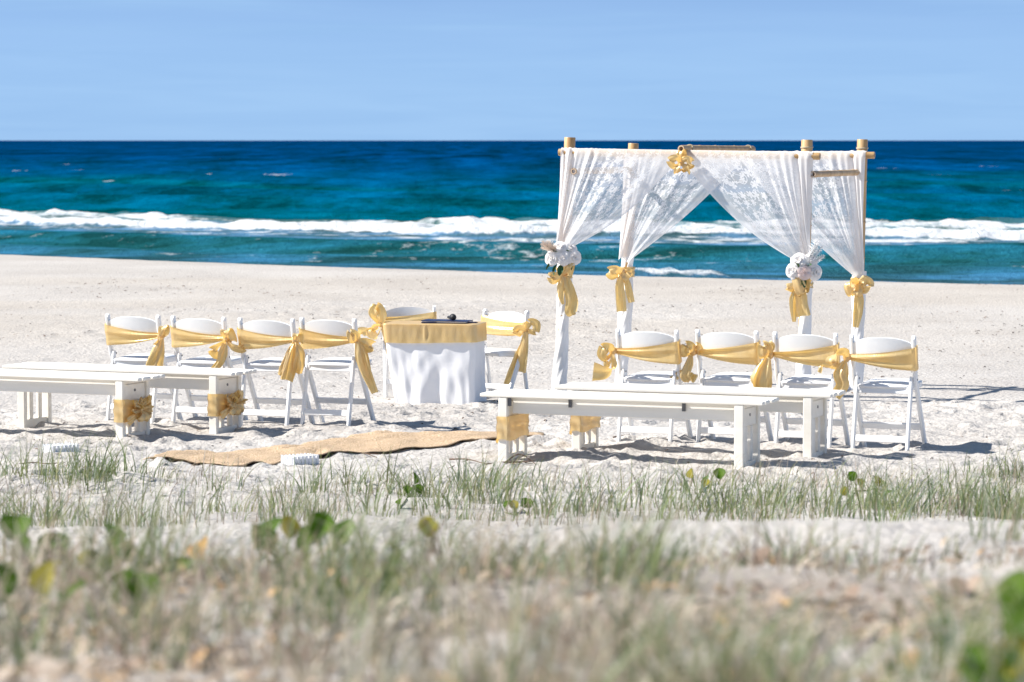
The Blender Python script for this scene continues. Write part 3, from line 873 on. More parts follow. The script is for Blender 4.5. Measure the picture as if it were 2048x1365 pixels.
LEFT_ROW = [((214, 628), (316, 634)), ((345, 633), (450, 637)), ((481, 636), (583, 641)), ((604, 637), (708, 639))]
RIGHT_ROW = [((1235, 660), (1352, 662)), ((1395, 661), (1514, 664)), ((1549, 665), (1671, 669)), ((1702, 670), (1829, 675))]
LLAB = ['leftmost white folding chair of the left row', 'second white folding chair from the left in the left row',
        'third white folding chair from the left in the left row', 'white folding chair at the right end of the left row, nearest the signing table']
RLAB = ['white folding chair at the left end of the right row, behind the benches', 'second white folding chair from the left in the right row',
        'third white folding chair from the left in the right row', 'rightmost white folding chair, standing clear of the bench ends']
LS = ['gold satin sash on the leftmost chair, tail hanging straight down to the left', 'gold satin sash on second left-row chair, loop sticking out to the right',
      'gold satin sash on third left-row chair with a broad folded tail', 'gold satin sash on the left-row chair beside the table, long narrow tail slanting right']
RS = ['gold satin sash on first right-row chair, flap blown out to the left', 'gold satin sash on second right-row chair with short curled tail',
      'gold satin sash on third right-row chair with broad tail hanging down', 'gold satin sash on the rightmost chair, thin end trailing left']

UPD = [(0.1, -0.35, 1), (0.1, -0.35, 1)]
LBOW = [
 dict(loops=[lp([(0,0,.02),(4,-14,.05),(10,-20,.04),(12,-8,.02),(2,2,0)], [.03,.06,.07,.05,.03], d=[(1,-.4,.2),(1,-.4,.4)]),
             lp([(0,2,.01),(-6,14,.05),(-12,24,.03),(-6,18,0),(0,4,0)], [.02,.04,.05,.03,.02])],
      tails=[lp([(2,4,.04),(-4,24,.055),(-16,52,.05),(-28,84,.045)], [.035,.075,.085,.075], d=[(1,.3,0.1),(1,-.3,.35)]),
             lp([(4,6,.0),(2,34,.02),(-4,62,.03),(6,76,.02),(12,80,.0)], [.03,.06,.08,.08,.05], d=[(.6,.8,0),(.9,.5,.1)])]),
 dict(loops=[lp([(0,0,.02),(-2,-12,.06),(6,-16,.05),(14,4,.03),(2,6,0)], [.03,.07,.09,.07,.03], d=[(1,-.4,.3),(1,-.4,.5)]),
             lp([(0,4,.02),(-16,14,.06),(-26,24,.05),(-16,34,.02),(0,10,0)], [.03,.06,.07,.06,.03], d=[(.3,-.5,1),(.3,-.5,1)]),
             lp([(4,8,.03),(16,18,.05),(32,22,.04),(36,12,.05)], [.03,.055,.06,.09], d=[(.1,-.4,1),(.4,-.2,1)])],
      tails=[lp([(-2,10,.04),(-6,30,.05),(-12,48,.05),(-26,64,.03)], [.04,.075,.06,.05], d=[(1,.2,0),(1,-.4,.5)])]),
 dict(loops=[lp([(0,0,.02),(2,-10,.05),(10,-12,.04),(10,4,.02),(2,4,0)], [.03,.05,.06,.05,.03], d=[(1,-.4,.3),(1,-.4,.4)])],
      tails=[lp([(0,4,.04),(-4,26,.065),(-10,52,.065),(-16,80,.05)], [.035,.10,.12,.10], pl=.14, fr=1.2, d=[(1,.2,0),(1,-.2,-.15)]),
             lp([(2,4,.01),(8,26,.02),(6,50,.03),(2,66,.02)], [.03,.09,.11,.10], pl=.12, d=[(1,.6,0),(1,.5,0)]),
             lp([(-4,6,.06),(-14,30,.08),(-24,56,.07),(-30,70,.06)], [.02,.05,.07,.05], d=[(1,-.6,.3),(1,-.8,.2)])]),
 dict(loops=[lp([(0,0,.02),(-2,-12,.06),(-12,-14,.06),(-10,2,.03),(0,4,0)], [.03,.06,.07,.05,.03], d=[(1,-.4,.5),(1,-.4,.5)]),
             lp([(2,2,.02),(18,2,.05),(30,10,.03),(20,18,.0),(4,6,0)], [.03,.06,.08,.06,.03], d=[(.2,-.4,1),(.2,-.4,1)])],
      tails=[lp([(2,4,.05),(8,34,.06),(20,68,.05),(36,106,.04)], [.04,.085,.085,.06], pl=.13, d=[(1,.2,.1),(1,-.4,.3)]),
             lp([(6,6,.02),(14,30,.03),(20,58,.03),(28,84,.03)], [.03,.06,.06,.03], d=[(1,.7,0),(1,.4,.2)])]),
]
RBOW = [
 dict(loops=[lp([(0,0,.02),(-8,-10,.06),(-18,-6,.05),(-22,8,.03),(-12,16,.02),(0,4,0)], [.03,.07,.08,.07,.05,.03], d=[(.8,-.4,.6),(.6,-.5,1)]),
             lp([(0,2,.01),(-12,16,.03),(-10,28,.02),(0,8,0)], [.02,.05,.05,.03])],
      tails=[lp([(-2,6,.03),(2,30,.04),(-14,42,.05),(-40,40,.05)], [.03,.05,.095,.14], pl=.05, fr=.8, d=[(1,-.3,.2),(.1,-.3,1)])]),
 dict(loops=[lp([(0,0,.02),(-4,-14,.06),(-14,-12,.05),(-16,4,.03),(0,4,0)], [.03,.06,.07,.06,.03], d=[(.8,-.4,.6),(.8,-.4,.8)]),
             lp([(2,-4,.02),(8,-14,.05),(14,-4,.03),(4,2,0)], [.03,.05,.05,.03], d=[(.8,-.5,.6),(.6,-.5,.8)])],
      tails=[lp([(-4,6,.04),(-8,24,.06),(-16,46,.07),(-8,58,.05),(4,44,.03)], [.03,.06,.075,.075,.06], d=[(1,-.2,0),(1,-.4,.2)]),
             lp([(-2,8,.02),(-12,30,.03),(-28,46,.03),(-44,54,.02)], [.02,.05,.06,.03], d=[(.6,-.3,1),(.4,-.3,1)])]),
 dict(loops=[lp([(0,0,.02),(-6,-16,.06),(-16,-16,.05),(-14,4,.03),(0,4,0)], [.03,.07,.08,.06,.03], d=[(.8,-.4,.5),(.8,-.4,.5)]),
             lp([(0,-2,.02),(2,-18,.05),(-6,-20,.04),(-6,2,0)], [.03,.05,.05,.03], d=[(1,-.3,.3),(1,-.3,.3)])],
      tails=[lp([(-4,6,.05),(-12,32,.07),(-16,58,.065),(-10,82,.05)], [.035,.11,.135,.09], pl=.13, fr=1.3, d=[(1,.1,0),(1,-.2,.1)]),
             lp([(-6,6,.02),(-22,30,.03),(-30,48,.03),(-24,66,.02)], [.03,.07,.08,.05], d=[(1,-.5,.2),(1,-.5,.2)])]),
 dict(loops=[lp([(0,0,.02),(-8,-12,.06),(-22,-8,.06),(-32,8,.05),(-20,18,.02),(0,4,0)], [.03,.08,.10,.09,.06,.03], d=[(.7,-.5,.6),(.6,-.5,.8)]),
             lp([(-20,10,.04),(-34,16,.05),(-50,16,.05),(-56,30,.04)], [.04,.035,.03,.03], d=[(.2,-.4,1),(.8,-.3,.5)])],
      tails=[lp([(-6,8,.04),(-16,32,.06),(-10,54,.06),(-24,78,.04)], [.03,.085,.09,.075], pl=.13, d=[(1,0,.1),(1,-.3,.3)]),
             lp([(-4,6,.02),(-4,30,.02),(-8,50,.02)], [.03,.06,.05], d=[(1,.4,.1),(1,.4,.1)])]),
]
def do_row(row, labs, slabs, bows, ks, seed0, cg, sg):
    for i, (pl, pr) in enumerate(row):
        x, y = chair_from_tops(pl, pr, ROT)
        ch = place_chair(x, y, ROT + R([0.8, -1.2, 0.5, 0][i]), labs[i], cg, zoff=0.0)
        s = empty('chair_sash', (x, y, 0.62)); tag(s, slabs[i], 'sash', sg)
        bpy.context.view_layer.update()
        kp = sash_band(s, ch, ks, seed0+i)
        k = FPX / kp.y
        bow_parts(s, kp, k, bows[i]['loops'], bows[i]['tails'], seed0+i*2.3)
do_row(LEFT_ROW, LLAB, LS, LBOW, 1, 10, 'guest chairs in two rows', 'sashes on the chairs')
do_row(RIGHT_ROW, RLAB, RS, RBOW, -1, 30, 'guest chairs in two rows', 'sashes on the chairs')

# two chairs behind the signing table, facing the guests
tz = -0.085
for (pl_, pr_, yb, rz, lab, slab, ks, bow, sd) in [
    ((768, 613), (868, 613), 26.5, R(184), 'white folding chair facing forward behind the left side of the table', 'gold satin sash on chair behind table, big loops at its left post', 1,
     dict(loops=[lp([(0,0,.02),(2,-20,.07),(-8,-34,.07),(-16,-20,.05),(-4,0,.0)], [.04,.09,.10,.08,.04], d=[(1,-.5,.2),(1,-.5,.3)]),
                 lp([(-2,2,.04),(-16,6,.08),(-20,18,.07),(-8,24,.05),(0,6,.02)], [.03,.07,.09,.07,.03], d=[(.5,-.5,1),(.5,-.5,1)]),
                 lp([(-6,6,.04),(-24,14,.05),(-40,16,.04),(-46,28,.03)], [.04,.07,.09,.08], d=[(.2,-.4,1),(.3,-.4,1)])],
          tails=[lp([(4,8,.04),(12,30,.04),(16,60,.03)], [.04,.06,.05])]), 50),
    ((970, 618.6), (1055.5, 624), 26.35, R(146), 'white folding chair turned towards the table from its right side', 'gold satin sash on the chair right of table, tails down to the sand', -1,
     dict(loops=[lp([(0,0,.02),(8,-14,.06),(20,-10,.06),(18,6,.03),(0,4,0)], [.04,.07,.08,.06,.03], d=[(.7,-.5,.6),(.7,-.5,.8)]),
                 lp([(-2,2,.04),(-14,-2,.06),(-22,6,.05),(-10,14,.02)], [.03,.06,.06,.03], d=[(.3,-.5,1),(.3,-.5,1)])],
          tails=[lp([(0,6,.05),(-4,34,.06),(-8,62,.06),(-12,86,.05)], [.04,.075,.09,.10], d=[(1,.1,0),(1,-.2,.2)]),
                 lp([(-4,20,.03),(-16,54,.03),(-28,86,.02),(-40,112,.02)], [.03,.07,.075,.05], d=[(1,.5,.1),(1,.2,.4)])]), 54)]:
    p = at_y((pl_[0]+pr_[0])/2, (pl_[1]+pr_[1])/2, yb)
    off = Matrix.Rotation(rz, 3, 'Z') @ Vector((0, TOPY, 0))
    ch = place_chair(p.x-off.x, p.y-off.y, rz, lab, 'chairs at the signing table', zoff=p.z-TOPZ)
    s = empty('chair_sash', (p.x, p.y, 0.6)); tag(s, slab, 'sash', 'sashes on the chairs')
    sash_band(s, ch, ks, sd, lo=0.20, hi=0.05, klo=0.19, khi=0.095)
    Mx = Matrix.Translation(ch.location) @ Matrix.Rotation(rz, 4, 'Z')
    kp = Mx @ post_pt(ks*(HW+0.025), 0.15, -0.03)
    bow_parts(s, kp, FPX/kp.y, bow['loops'], bow['tails'], sd)

# ------------------------------------------------------------------ benches
BH, TL, FW = 0.44, 0.97, 0.165
def make_bench(clips):
    r = empty('slatted_bench'); wm = M['bench_white']
    n = 6; wid = 0.38; g = 0.010; sw = (wid-(n-1)*g)/n
    for i in range(n):
        y0 = -wid/2 + i*(sw+g); e = 0.004*math.sin(i*2.4)
        MB().box(-TL+e, TL+e*1.5, y0, y0+sw, BH-0.024, BH + 0.0015*math.sin(i*1.7), bev=0.005).build('slat', wm, r)
    for s in (-1, 1):
        x0 = s*0.81
        for t in (-1, 1):
            MB().box(x0-0.03, x0+0.03, t*FW-0.022, t*FW+0.022, -0.06, BH-0.026, bev=0.004).build('leg', wm, r)
        MB().box(x0-0.016, x0+0.016, -FW+0.024, FW-0.024, BH-0.17, BH-0.055, bev=0.003).build('end_panel', wm, r)
        for t in (-0.06, 0.06):
            MB().box(x0-0.012, x0+0.012, t-0.024, t+0.024, 0.04, BH-0.172, bev=0.003).build('upright', wm, r)
        MB().box(x0-0.016, x0+0.016, -FW+0.024, FW-0.024, -0.03, 0.038, bev=0.003).build('bottom_rail', wm, r)
        MB().box(x0-0.02, x0+0.02, -FW+0.024, FW-0.024, BH-0.052, BH-0.026, bev=0.003).build('top_rail', wm, r)
        MB().tube([(x0+s*0.0145, 0, BH-0.10), (x0+s*0.020, 0, BH-0.10)], 0.010, 10).build('bolt', M['dark_metal'], r)
    for t in (-1, 1):
        MB().box(-0.77, 0.77, t*0.10-0.012, t*0.10+0.012, BH-0.135, BH-0.026, bev=0.003).build('apron', wm, r)
    for x in (-0.35, 0.35):
        MB().box(x-0.03, x+0.03, -0.085, 0.085, BH-0.06, BH-0.026, bev=0.003).build('cross_brace', wm, r)
    if clips:
        for x, yy in ((-0.768, -0.165), (-0.36, -0.119), (0.42, -0.119)):
            MB().box(x-0.012, x+0.012, yy-0.008, yy+0.004, BH-0.082, BH-0.027, bev=0.002).build('clip', M['dark_metal'], r)
    return r
bench_a = make_bench(False); bench_b = make_bench(True)
def place_bench(o, corner_px, cx_local, rz, label, z=0.0):
    p = at(corner_px[0], corner_px[1], z)
    off = Matrix.Rotation(rz, 3, 'Z') @ Vector((cx_local, -FW-0.022, 0))
    o.location = (p.x-off.x, p.y-off.y, z); o.rotation_euler = (0, 0, rz)
    tag(o, label, 'bench', 'white slatted benches')
    return o
rb1 = place_bench(bench_b, (1486, 941), 0.84, R(-21.5), 'white slatted bench nearest the camera on the right, with dark metal clips')
rb2 = place_bench(copy_tree(bench_a), (1623, 922), 0.84, R(-21.5), 'white slatted bench behind another bench, in front of right chair row')
lb2 = place_bench(bench_a, (433, 868), 0.84, R(-24), 'white slatted bench just in front of the left chair row, wholly in view')
lb1 = place_bench(copy_tree(bench_a), (246, 881), 0.84, R(-24), 'white slatted bench cut off by the left edge of the photo')

def bench_sash(bench, side, label, bow, seed):
    s = empty('bench_sash', bench.location); s.rotation_euler = bench.rotation_euler
    tag(s, label, 'sash', 'sashes round the bench ends')
    x0 = side*0.81; a = 0.038; b = FW+0.030
    ring = []
    loop = [(-a,-b),(0,-b-.002),(a,-b),(a+.002,-b*.5),(a+.004,0),(a+.002,b*.5),(a,b),(0,b+.002),(-a,b),(-a-.002,b*.5),(-a-.003,0),(-a-.002,-b*.5)]
    m = 8; pts = []
    for i in range(len(loop)):
        p, q = loop[i], loop[(i+1) % len(loop)]
        for j in range(m): pts.append((p[0]+(q[0]-p[0])*j/m, p[1]+(q[1]-p[1])*j/m))
    n = len(pts); nw = 13; V = []
    rs = random.Random(seed); ph = rs.uniform(0, 6)
    for i, (x, y) in enumerate(pts):
        nearbow = math.exp(-((y/0.07)**2)) if (bow and x*side > 0.02*1) else 0
        hi, lo = 0.285, 0.125
        if not bow: hi, lo = 0.290, 0.135 + 0.008*math.sin(i*0.2)
        mid = (hi+lo)/2; half = (hi-lo)/2*(1-0.72*nearbow)
        for j in range(nw):
            v = -1+2*j/(nw-1)
            f = (0.003+0.006*nearbow)*math.sin(v*7+ph+i*0.11) + 0.0025*math.sin(i*0.35+v*2+ph)
            l = math.hypot(x, y); nx, ny = (x/a, y/b)
            ll = math.hypot(nx, ny) or 1
            V.append((x0+x+nx/ll*f, y+ny/ll*f, mid+half*v))
    me = mesh('wrap', V, grid_faces(n, nw)); F = grid_faces(n, nw)
    last = np.array([[(n-1)*nw+j, j, j+1, (n-1)*nw+j+1] for j in range(nw-1)])
    me = mesh('wrap', V, np.vstack([F, last[:, ::-1]]))
    link('wrap', me, M['gold'], s)
    cx = x0 + side*(a+0.012)
    c = Cloth(); c.add(*knot_arrays((cx+side*0.01, 0, 0.205), 0.022, 0.028, 0.028, seed)); c.build('knot', M['gold'], s)
    if bow:
        k = 11
        for i in range(k):
            an = 2*math.pi*i/k + rs.uniform(-.2, .2); ln = rs.uniform(0.085, 0.125)
            dy, dz = math.cos(an)*ln, math.sin(an)*ln*0.75
            o1 = side*rs.uniform(0.03, 0.06); wv = rs.uniform(0.028, 0.045)
            P = [(cx, 0, .205), (cx+o1, dy*.55, .205+dz*.55), (cx+o1*0.8, dy, .205+dz), (cx+side*0.008, dy*.7, .205+dz*.7-0.012), (cx, 0, .205)]
            wd = (side*0.6, -math.sin(an), math.cos(an)) if i % 2 else (side*1.0, -math.sin(an)*.6, math.cos(an)*.6)
            c = Cloth(); c.ribbon(P, [.012, wv, wv*1.2, wv, .012], [wd, wd], n=22, nw=7, pleat=0.1, seed=seed+i); c.build('loop', M['gold'], s)
        for sy_ in (-1, 1):
            P = [(cx, 0, .205), (cx+side*.02, sy_*.09, .18+0.02*sy_), (cx+side*.01, sy_*.165, .15+.03*sy_)]
            c = Cloth(); c.ribbon(P, [.015, .05, .075], [(0, .3, 1), (0.2, .5, 1)], n=18, nw=8, pleat=0.1, seed=seed+sy_); c.build('tail', M['gold'], s)
    else:
        for sy_ in (-1,):
            P = [(cx, 0, .205), (cx+side*.006, sy_*.08, .19), (cx+side*.012, sy_*.10, .14), (cx+side*.012, sy_*.11, .105)]
            c = Cloth(); c.ribbon(P, [.02, .04, .05, .05], [(0, .3, 1), (0.1, 1, .2)], n=20, nw=8, pleat=0.1, seed=seed+sy_); c.build('tail', M['gold'], s)
bench_sash(lb1, 1, 'gold satin bow on the end of the bench cut off by the left edge', True, 3)
bench_sash(lb2, 1, 'gold satin bow on the bench end in front of the left chairs', True, 5)
bench_sash(rb1, -1, 'gold satin wrapped round left leg frame of the nearest right bench', False, 8)
bench_sash(rb2, -1, 'gold satin wrapped round left leg frame of the bench behind', False, 9)

# ------------------------------------------------------------------ signing table with cloth
TZ = -0.06
t_c = at_y(868, 645, 25.55)
table = empty('signing_table', (t_c.x, t_c.y + 0.2, TZ), R(-11))
tag(table, 'small signing table draped in a white cloth down to the sand', 'table')
THW, THD, TH = 0.385, 0.22, 0.640
MB().box(-THW+.01, THW-.01, -THD+.01, THD-.01, TH-0.03, TH-0.004, bev=0.003).build('tabletop', M['bench_white'], table)
for sx_ in (-1, 1):
    for sy_ in (-1, 1):
        MB().bar((sx_*0.28, sy_*0.14, -0.04), (sx_*0.33, sy_*0.17, TH-0.03), 0.03, 0.03).build('leg', M['bench_white'], table)

def rounded_rect(hx, hy, r, n):
    pts = []
    per = [(hx-r, hy-r, 0), (-hx+r, hy-r, 90), (-hx+r, -hy+r, 180), (hx-r, -hy+r, 270)]
    for cx, cy, a0 in per:
        for i in range(7):
            a = R(a0 + 90*i/6); pts.append((cx + r*math.cos(a), cy + r*math.sin(a)))
    P = np.array(pts + [pts[0]]); d = np.r_[0, np.cumsum(np.linalg.norm(np.diff(P, axis=0), axis=1))]
    s = np.linspace(0, d[-1], n, endpoint=False)
    return np.stack([np.interp(s, d, P[:, 0]), np.interp(s, d, P[:, 1])], -1), s/d[-1]

def drape(hx, hy, r, n, rows, top_z, foldfn):
    pts, s = rounded_rect(hx, hy, r, n)
    V = [(0, 0, top_z)]; cent = np.array([0, 0])
    rings = []
    for f in (0.35, 0.7, 0.92): rings.append(np.c_[pts*f, np.full(n, top_z + 0.001*math.sin(f*9))])
    rings.append(np.c_[pts*0.988, np.full(n, top_z - 0.001)])
    for q in rows: rings.append(foldfn(pts, s, q))
    V = np.vstack([np.array([[0, 0, top_z]])] + rings)
    m = len(rings); F = [grid_faces(m, n, True) + 1]
    fan = np.array([[0, 1+i, 1+(i+1) % n, 0] for i in range(n)])
    faces = [tuple(x) for x in np.vstack(F)] + [(0, 1+i, 1+(i+1) % n) for i in range(n)]
    return V, faces

def tc_fold(pts, s, q):
    # q 0..1 from the top edge to the hem
    z = TH - 0.006 - (TH+0.03)*q
    nrm = pts / (np.abs(pts).max(1)[:, None]+1e-6)
    leftness = np.clip(-pts[:, 0]/THW, 0, 1); right = np.clip(pts[:, 0]/THW, 0, 1)
    tuck = 1 - (0.20*leftness + 0.03*right)*q**1.2
    ph = s*2*math.pi
    fold = 0.012*np.clip(q-0.20, 0, 1)*(np.sin(ph*8 + 1.6*np.sin(ph*3) + 0.8*q) + 0.35*np.sin(ph*19 + 2 - 0.8*q)) + 0.02*q*q*np.sin(ph*5+1)
    diag = 0.0012*np.sin(pts[:, 0]*61 - q*17 + 3*np.sin(pts[:, 0]*9+q*4))*min(1.0, max(0.0, (q-0.2)*3)) + 0.003*np.sin(pts[:, 0]*22 + q*12 + 2*np.sin(pts[:, 0]*7))*np.sin(math.pi*q)*min(1.0, max(0.0, (q-0.2)*4))
    out = pts * tuck[:, None]
    dirv = np.where((np.abs(pts[:, 0])/THW > np.abs(pts[:, 1])/THD)[:, None], np.c_[np.sign(pts[:, 0]), 0*pts[:, 0]], np.c_[0*pts[:, 0], np.sign(pts[:, 1])])
    out = out + dirv*(fold + diag + 0.004)[:, None]
    return np.c_[out, np.full(len(pts), z) - 0.012*q*np.sin(ph*4)]
rows = [0.005, 0.015] + list(np.linspace(0.04, 1, 30))
V, F = drape(THW, THD, 0.045, 320, rows, TH, tc_fold)
link('tablecloth', mesh('tablecloth', V, F), M['tablecloth'], table)

# gold overlay on the table top
ov = empty('table_overlay', table.location, R(-11)); tag(ov, 'gold satin overlay covering the table top and hanging over its edges', 'table cover')
OHX, OHY = THW+0.014, THD+0.014
def ov_fold(pts, s, q):
    ph = s*2*math.pi
    hang = 0.150 + 0.006*np.sin(ph*2+.5)
    z = TH + 0.004 - hang*q
    f = 0.0035*q*(np.sin(ph*7+2*np.sin(ph*4)) + 0.4*np.sin(ph*19+q*3)) + 0.0008*np.sin(ph*40)*np.sin(math.pi*q)
    # seam pucker in the middle of the front
    d = np.abs(pts[:, 0]+0.03) + 9*(pts[:, 1] > 0)
    f = f + 0.010*np.exp(-(d/0.010)**2)*np.sin(math.pi*min(1, q*1.05)) - 0.006*np.exp(-(d/0.05)**2)*np.sin(math.pi*q)
    leftness = np.clip(-pts[:, 0]/OHX, 0, 1)
    out = pts * (1 - 0.050*leftness*q)[:, None]
    dirv = np.where((np.abs(pts[:, 0])/OHX > np.abs(pts[:, 1])/OHY)[:, None], np.c_[np.sign(pts[:, 0]), 0*pts[:, 0]], np.c_[0*pts[:, 0], np.sign(pts[:, 1])])
    return np.c_[out + dirv*(f+0.004*q)[:, None], z + np.zeros(len(pts))]
V, F = drape(OHX, OHY, 0.045, 300, [0.01, 0.03, 0.07] + list(np.linspace(0.14, 1, 14)), TH+0.006, ov_fold)
link('satin_sheet', mesh('satin_sheet', V, F), M['gold'], ov)

# things on the table
ttop = TZ + TH + 0.009
def on_table(px, yoff):
    y = table.location.y + yoff
    d = ray(px, 640); p = EYE + d*(y/d.y); return Vector((p.x, y, ttop))
p = on_table(895, -0.03)
fo = empty('clipboard_folder', p, R(-14)); tag(fo, 'flat navy blue folder lying on the gold table top', 'folder')
MB().box(-0.20, 0.19, -0.11, 0.12, 0.0, 0.006, bev=0.002).build('back_cover', M['navy'], fo)
MB().box(-0.195, 0.185, -0.107, 0.117, 0.006, 0.013).build('pages', M['plastic_white'], fo)
MB().box(-0.20, 0.19, -0.112, 0.12, 0.0132, 0.019, Matrix.Rotation(R(0.6), 4, 'Y'), bev=0.002).build('front_cover', M['navy'], fo)
p = on_table(906, -0.08)
mi = empty('microphone', p + Vector((0, 0, 0.044)), R(12)); tag(mi, 'black handheld microphone lying on the folder, round head towards the guests', 'microphone')
nu, nv = 12, 16; u = np.linspace(0.02, math.pi-0.02, nu); v = np.linspace(0, 2*math.pi, nv, endpoint=False); U, Vv = np.meshgrid(u, v, indexing='ij')
link('head', mesh('head', np.stack([0.027*np.sin(U)*np.cos(Vv), -0.01+0.028*np.cos(U), 0.003+0.027*np.sin(U)*np.sin(Vv)], -1).reshape(-1, 3), grid_faces(nu, nv, True)), M['black'], mi)
MB().tube([(0, 0.008, .003), (0, 0.014, .003)], 0.0275, 16).build('collar', M['dark_metal'], mi)
MB().tube([(0, 0.014, .002), (0, 0.03, .0), (0, 0.09, -0.006), (0, 0.20, -0.008)], [0.021, 0.019, 0.015, 0.012], 14).build('handle', M['black'], mi)
p = on_table(860, -0.12)
pe = empty('pen', p + Vector((0, 0, 0.005)), R(4)); tag(pe, 'thin dark blue pen near the front edge of the gold table top', 'pen')
MB().tube([(-0.065, 0, 0), (0.05, 0, 0), (0.066, 0, 0)], [0.005, 0.005, 0.0015], 10).build('barrel', M['navy'], pe)
MB().tube([(-0.068, 0, 0), (-0.02, 0, 0)], 0.0056, 10).build('cap', M['navy'], pe)
p = on_table(938, -0.12)
pe = empty('pen', p + Vector((0, 0, 0.006)), R(-6)); tag(pe, 'dark pen lying right of the microphone head on the gold table top', 'pen')
MB().tube([(-0.075, 0, 0), (0.06, 0, 0), (0.076, 0, 0)], [0.006, 0.006, 0.0015], 10).build('barrel', M['navy'], pe)
MB().tube([(-0.078, 0, 0), (-0.02, 0, 0)], 0.0066, 10).build('cap', M['black'], pe)

# ------------------------------------------------------------------ bamboo arch
AR = R(-20)
U2 = Vector((math.cos(AR), math.sin(AR), 0)); V2 = Vector((-math.sin(AR), math.cos(AR), 0))
Y_FL = 26.6
D_ARCH = 1.55
fl_top = at_y(1140, 275, Y_FL); fl_base = at_y(1119, 785, Y_FL)
def on_line(px, py, o, d):
    """point of pixel ray on the vertical plane through o along d"""
    r_ = ray(px, py); n = Vector((d.y, -d.x, 0)); t = (o - EYE).dot(n) / r_.dot(n)
    return EYE + r_*t
fr_top = on_line(1614, 280, fl_top, U2); fr_base = on_line(1606, 800, fl_base, U2)
bl_o = fl_top + V2*D_ARCH
bl_top = on_line(1267, 287, bl_o, U2); bl_base = on_line(1243, 762, bl_o, U2)
br_top = on_line(1725, 279, bl_o, U2); br_base = on_line(1712, 775, bl_o, U2)
arch = empty('bamboo_arch', (fl_base + (br_base - fl_base)*0.5)); arch.location.z = 0
tag(arch, 'four-post bamboo wedding arch draped in white lace by the sea', 'arch')
bpy.context.view_layer.update()
A0 = Vector(arch.location)
def bamboo(p, q, r0, name='post', nodes=0.32, cutmat=True, seed=0):
    rs = random.Random(seed)
    p = Vector(p)-A0; q = Vector(q)-A0; ln = (q-p).length; d = (q-p)/ln
    pts = [p]; rad = [r0]; s = rs.uniform(0.05, nodes)
    stops = []
    while s < ln-0.04:
        stops.append(s); s += nodes*rs.uniform(0.85, 1.15)
    for s in stops:
        for ds, m in ((-0.018, 0.985), (-0.007, 1.0), (-0.003, 1.06), (0.003, 1.07), (0.006, 0.97), (0.016, 0.975)):
            pts.append(p + d*(s+ds)); rad.append(r0*m)
    pts.append(q - d*0.004); rad.append(r0); pts.append(q); rad.append(r0*0.94)
    mb = MB(); mb.tube(pts, rad, 20, cap=False)
    o = mb.build(name, M['bamboo'], arch, smooth=True)
    # cut faces: hollow end
    for e, sg in ((q, 1), (p, -1)):
        mb = MB(); n = 20
        a = d.orthogonal().normalized(); b = d.cross(a)
        V = []; F = []
        for k in range(n):
            an = 2*math.pi*k/n; di = a*math.cos(an) + b*math.sin(an)
            V += [e + di*r0*0.94, e + di*r0*0.62, e + di*r0*0.60 - d*sg*0.05]
        for k in range(n):
            k2 = (k+1) % n
            F.append((3*k, 3*k2, 3*k2+1, 3*k+1)); F.append((3*k+1, 3*k2+1, 3*k2+2, 3*k+2))
        F.append(tuple(3*k+2 for k in range(n)))
        mb.add(V, F); mb.build('cut_end', M['bamboo_cut'], o)
    return o
PR = 0.048
for i, (b_, t_) in enumerate(((fl_base, fl_top), (fr_base, fr_top), (bl_base, bl_top), (br_base, br_top))):
    bb = b_ + (b_-t_).normalized()*0.12
    bamboo(bb, t_, PR if i < 2 else PR*0.98, 'post', seed=i+1)
BZ = 1.985
fb0 = on_line(1118, 305, fl_top - V2*(PR+0.03), U2); fb1 = on_line(1640, 313, fl_top - V2*(PR+0.03), U2)
bb0 = on_line(1232, 312, bl_o - V2*(PR+0.03), U2); bb1 = on_line(1749, 311, bl_o - V2*(PR+0.03), U2)
bamboo(fb0, fb1, 0.030, 'beam', 0.4, seed=11)
bamboo(bb0, bb1, 0.030, 'beam', 0.4, seed=12)
# side beams, just under the long ones
sb_l0 = on_line(1131, 343, fl_top - V2*0.10, U2); sb_r1 = on_line(1741, 345, bl_o + V2*0.09, U2)
pl_ = fl_top + U2*(PR+0.028); pr_ = fr_top + U2*(PR+0.028)
zl = sb_l0.z - 0.0; zr = sb_r1.z
bamboo(Vector((pl_.x, pl_.y, zl)) - V2*0.13, Vector((pl_.x, pl_.y, zl)) + V2*(D_ARCH+0.1), 0.028, 'beam', 0.4, seed=13)
bamboo(Vector((pr_.x, pr_.y, zr)) - V2*0.10, Vector((pr_.x, pr_.y, zr)) + V2*(D_ARCH+0.1), 0.027, 'beam', 0.4, seed=14)
# middle pole lying across the two long beams
mp0 = on_line(1362, 298, fl_top - V2*0.16, U2)
mp_dir = (on_line(1500, 299, bl_o, U2) - mp0)
bamboo(mp0, mp0 + mp_dir*1.04, 0.031, 'pole', 0.45, seed=15)
# rope lashings
def lashing(c, axis, r, n=4):
    mb = MB(); a = axis.orthogonal().normalized(); b = axis.cross(a)
    pts = []
    for i in range(n*14+1):
        an = 2*math.pi*i/14
        pts.append(Vector(c)-A0 + (a*math.cos(an)+b*math.sin(an))*(r+0.003) + axis*(0.006*(i/14-n/2)))
    mb.tube(pts, 0.0035, 6); mb.build('lashing', M['rope'], arch, smooth=True)
for t_, b_, zz in ((fr_top, fr_base, 2.04), (br_top, br_base, 2.03)):
    ax = (t_-b_).normalized(); c = t_ - ax*((t_.z-zz)/ax.z); lashing(c, ax, PR, 2)
lashing(mp0 + mp_dir*0.12, mp_dir.normalized(), 0.033, 5)
lashing(mp0 + mp_dir*0.97, mp_dir.normalized(), 0.033, 4)
axr = (br_top-br_base).normalized()
def post_at(top, base, z):
    return top + (base-top)*((top.z-z)/(top.z-base.z))

